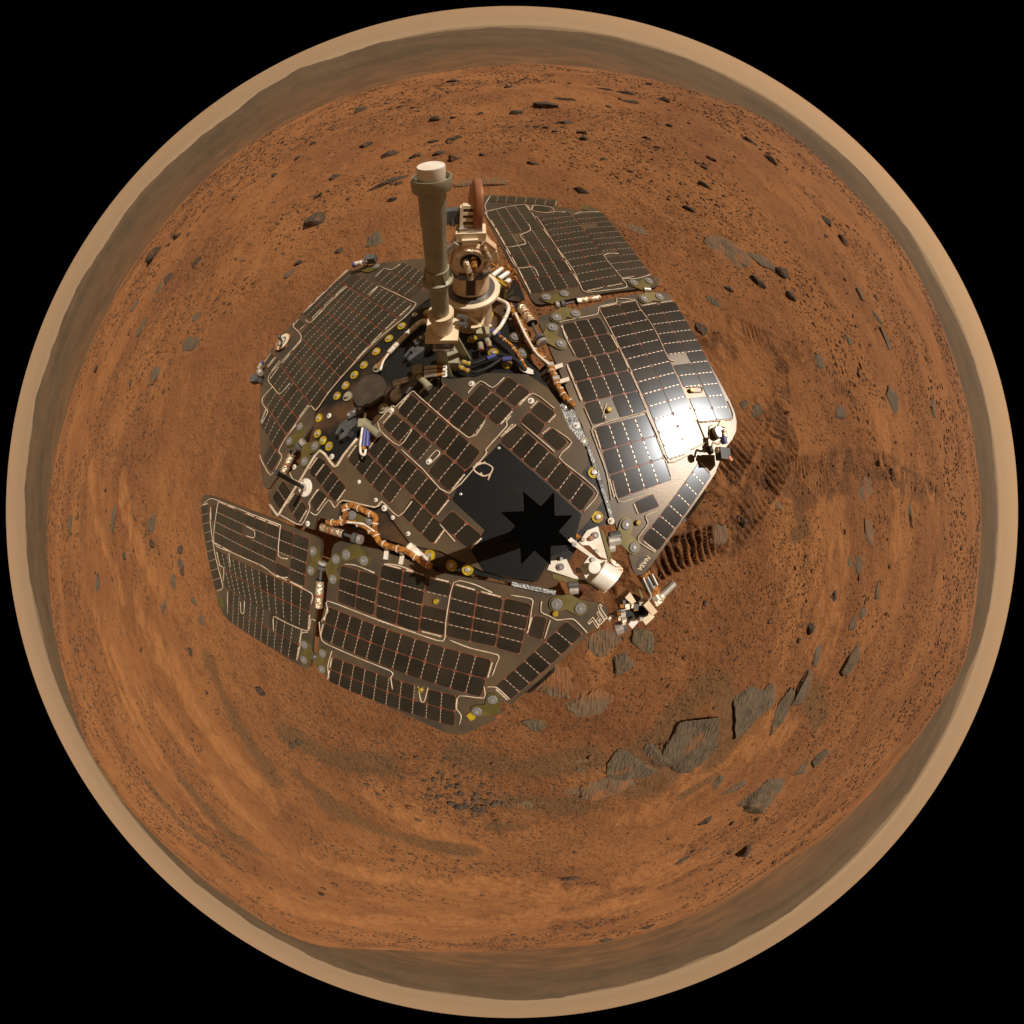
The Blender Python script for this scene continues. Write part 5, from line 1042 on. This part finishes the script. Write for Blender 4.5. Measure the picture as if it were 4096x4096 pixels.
# ---- gravel nobody could count
def gravel():
    pts = []; siz = []
    def ring(n, r0, r1, s0, s1, thr):
        k = 0
        while k < n:
            m = 20000
            r = np.sqrt(rng.random(m)*(r1*r1-r0*r0)+r0*r0); a = rng.random(m)*2*math.pi
            x, y = r*np.cos(a), r*np.sin(a)
            dn_ = fbm(x*.7+40, y*.7+3, 3)*1.9+.9*fbm(x*2.6+9, y*2.6, 3)
            ok = (dn_+rng.random(m)*.35) > thr
            x, y = x[ok], y[ok]; pts.append(np.c_[x, y]); siz.append(s0+(s1-s0)*rng.random(len(x))**3.2); k += len(x)
    ring(26000, .75, 3.0, .0018, .010, .13); ring(30000, 3.0, 7.0, .004, .022, .13); ring(24000, 7.0, 14.0, .008, .048, .13)
    for cx, cy, sx, sy in CL+[(1050,1560,150,50),(850,1470,120,60),(740,1440,100,60),(1430,1180,120,60),(1560,1180,90,80),(1500,1100,80,80),(560,1330,70,60),(470,1340,70,60),(800,1450,110,60),(680,1400,110,60),(900,1400,90,40),(640,1470,90,50),(1363,470,60,26),(1363,470,50,22),(1380,480,50,20),(1200,430,36,14),(1143,1486,44,26),(1359,1003,24,24),(1235,530,26,14),(1473,945,16,22),(330,300+760,60,80),(450,300,130,50),(560,250,130,40)]:
        n = 520
        P = [ground_hit(cx+rng.normal()*sx*.75, cy+rng.normal()*sy*.75) for _ in range(26)]
        for p in P:
            d = np.linalg.norm(p-CAM)
            if math.hypot(p[0], p[1]) > 15: continue
            q = rng.normal(size=(n//26, 2))*.12*d+p[:2]; pts.append(q); siz.append(np.full(len(q), .0020*d)*(.6+1.3*rng.random(len(q))**2))
    P = np.vstack(pts); s = np.concatenate(siz)
    ok = np.hypot(P[:, 0], P[:, 1]) > .7; P = P[ok]; s = s[ok]
    z = ground_h(P[:, 0], P[:, 1])
    v0 = np.array([(1, 0, 0), (0, 1, 0), (-1, 0, 0), (0, -1, 0), (.2, .1, 1), (0, 0, -1)], float); f0 = np.array([(0, 1, 4), (1, 2, 4), (2, 3, 4), (3, 0, 4), (1, 0, 5), (2, 1, 5), (3, 2, 5), (0, 3, 5)]); nv = len(v0); n = len(P)
    # little angular stones, each squashed, jittered and turned its own way
    sc = np.c_[.8+.5*rng.random(n), .55+.4*rng.random(n), .45+.35*rng.random(n)]
    V = v0[None]*(1+.28*rng.normal(size=(n, nv, 1)).clip(-1.5, 1.5))*sc[:, None]
    a = rng.random(n)*6.283; ca, sa = np.cos(a)[:, None], np.sin(a)[:, None]
    X = V[..., 0]*ca-V[..., 1]*sa; Y = V[..., 0]*sa+V[..., 1]*ca
    V = np.stack([X*s[:, None]+P[:, :1], Y*s[:, None]+P[:, 1:], V[..., 2]*s[:, None]+(z+s*.10)[:, None]], axis=-1).reshape(-1, 3)
    F = (f0[None]+np.arange(n)[:, None, None]*nv).reshape(-1, 3)
    me = bpy.data.meshes.new('gravel')
    me.vertices.add(len(V)); me.vertices.foreach_set('co', V.astype(np.float32).ravel())
    me.loops.add(F.size); me.loops.foreach_set('vertex_index', F.astype(np.int32).ravel())
    me.polygons.add(len(F)); me.polygons.foreach_set('loop_start', (np.arange(len(F))*3).astype(np.int32)); me.update(calc_edges=True)
    me.materials.append(RM['p'])
    o = bpy.data.objects.new('gravel', me); COL.objects.link(o)
    o['kind'] = 'stuff'; o['label'] = 'fine dark gravel strewn over the rusty sand'; o['category'] = 'gravel'
gravel()
# ------------------------------------------------------------------ dusty air over the valley
hz = bpy.data.materials.new('dusty_air'); hz.use_nodes = True
hn, hl = hz.node_tree.nodes, hz.node_tree.links
hn.clear(); pv = hn.new('ShaderNodeVolumePrincipled'); ho = hn.new('ShaderNodeOutputMaterial')
pv.inputs['Color'].default_value = (.96, .70, .44, 1); pv.inputs['Density'].default_value = 0.000060; pv.inputs['Anisotropy'].default_value = 0.1
hl.new(pv.outputs[0], ho.inputs['Volume'])
Zlo, Zhi, RR = -190.0, 260.0, 26500.0
haze = obj('haze', [(x*RR, y*RR, z) for z in (Zlo, Zhi) for x, y in ((-1, -1), (1, -1), (1, 1), (-1, 1))], [(0, 3, 2, 1), (4, 5, 6, 7), (0, 1, 5, 4), (1, 2, 6, 5), (2, 3, 7, 6), (3, 0, 4, 7)], hz)
haze['kind'] = 'stuff'; haze['label'] = 'thin tan dust haze over the far valley'; haze['category'] = 'haze'
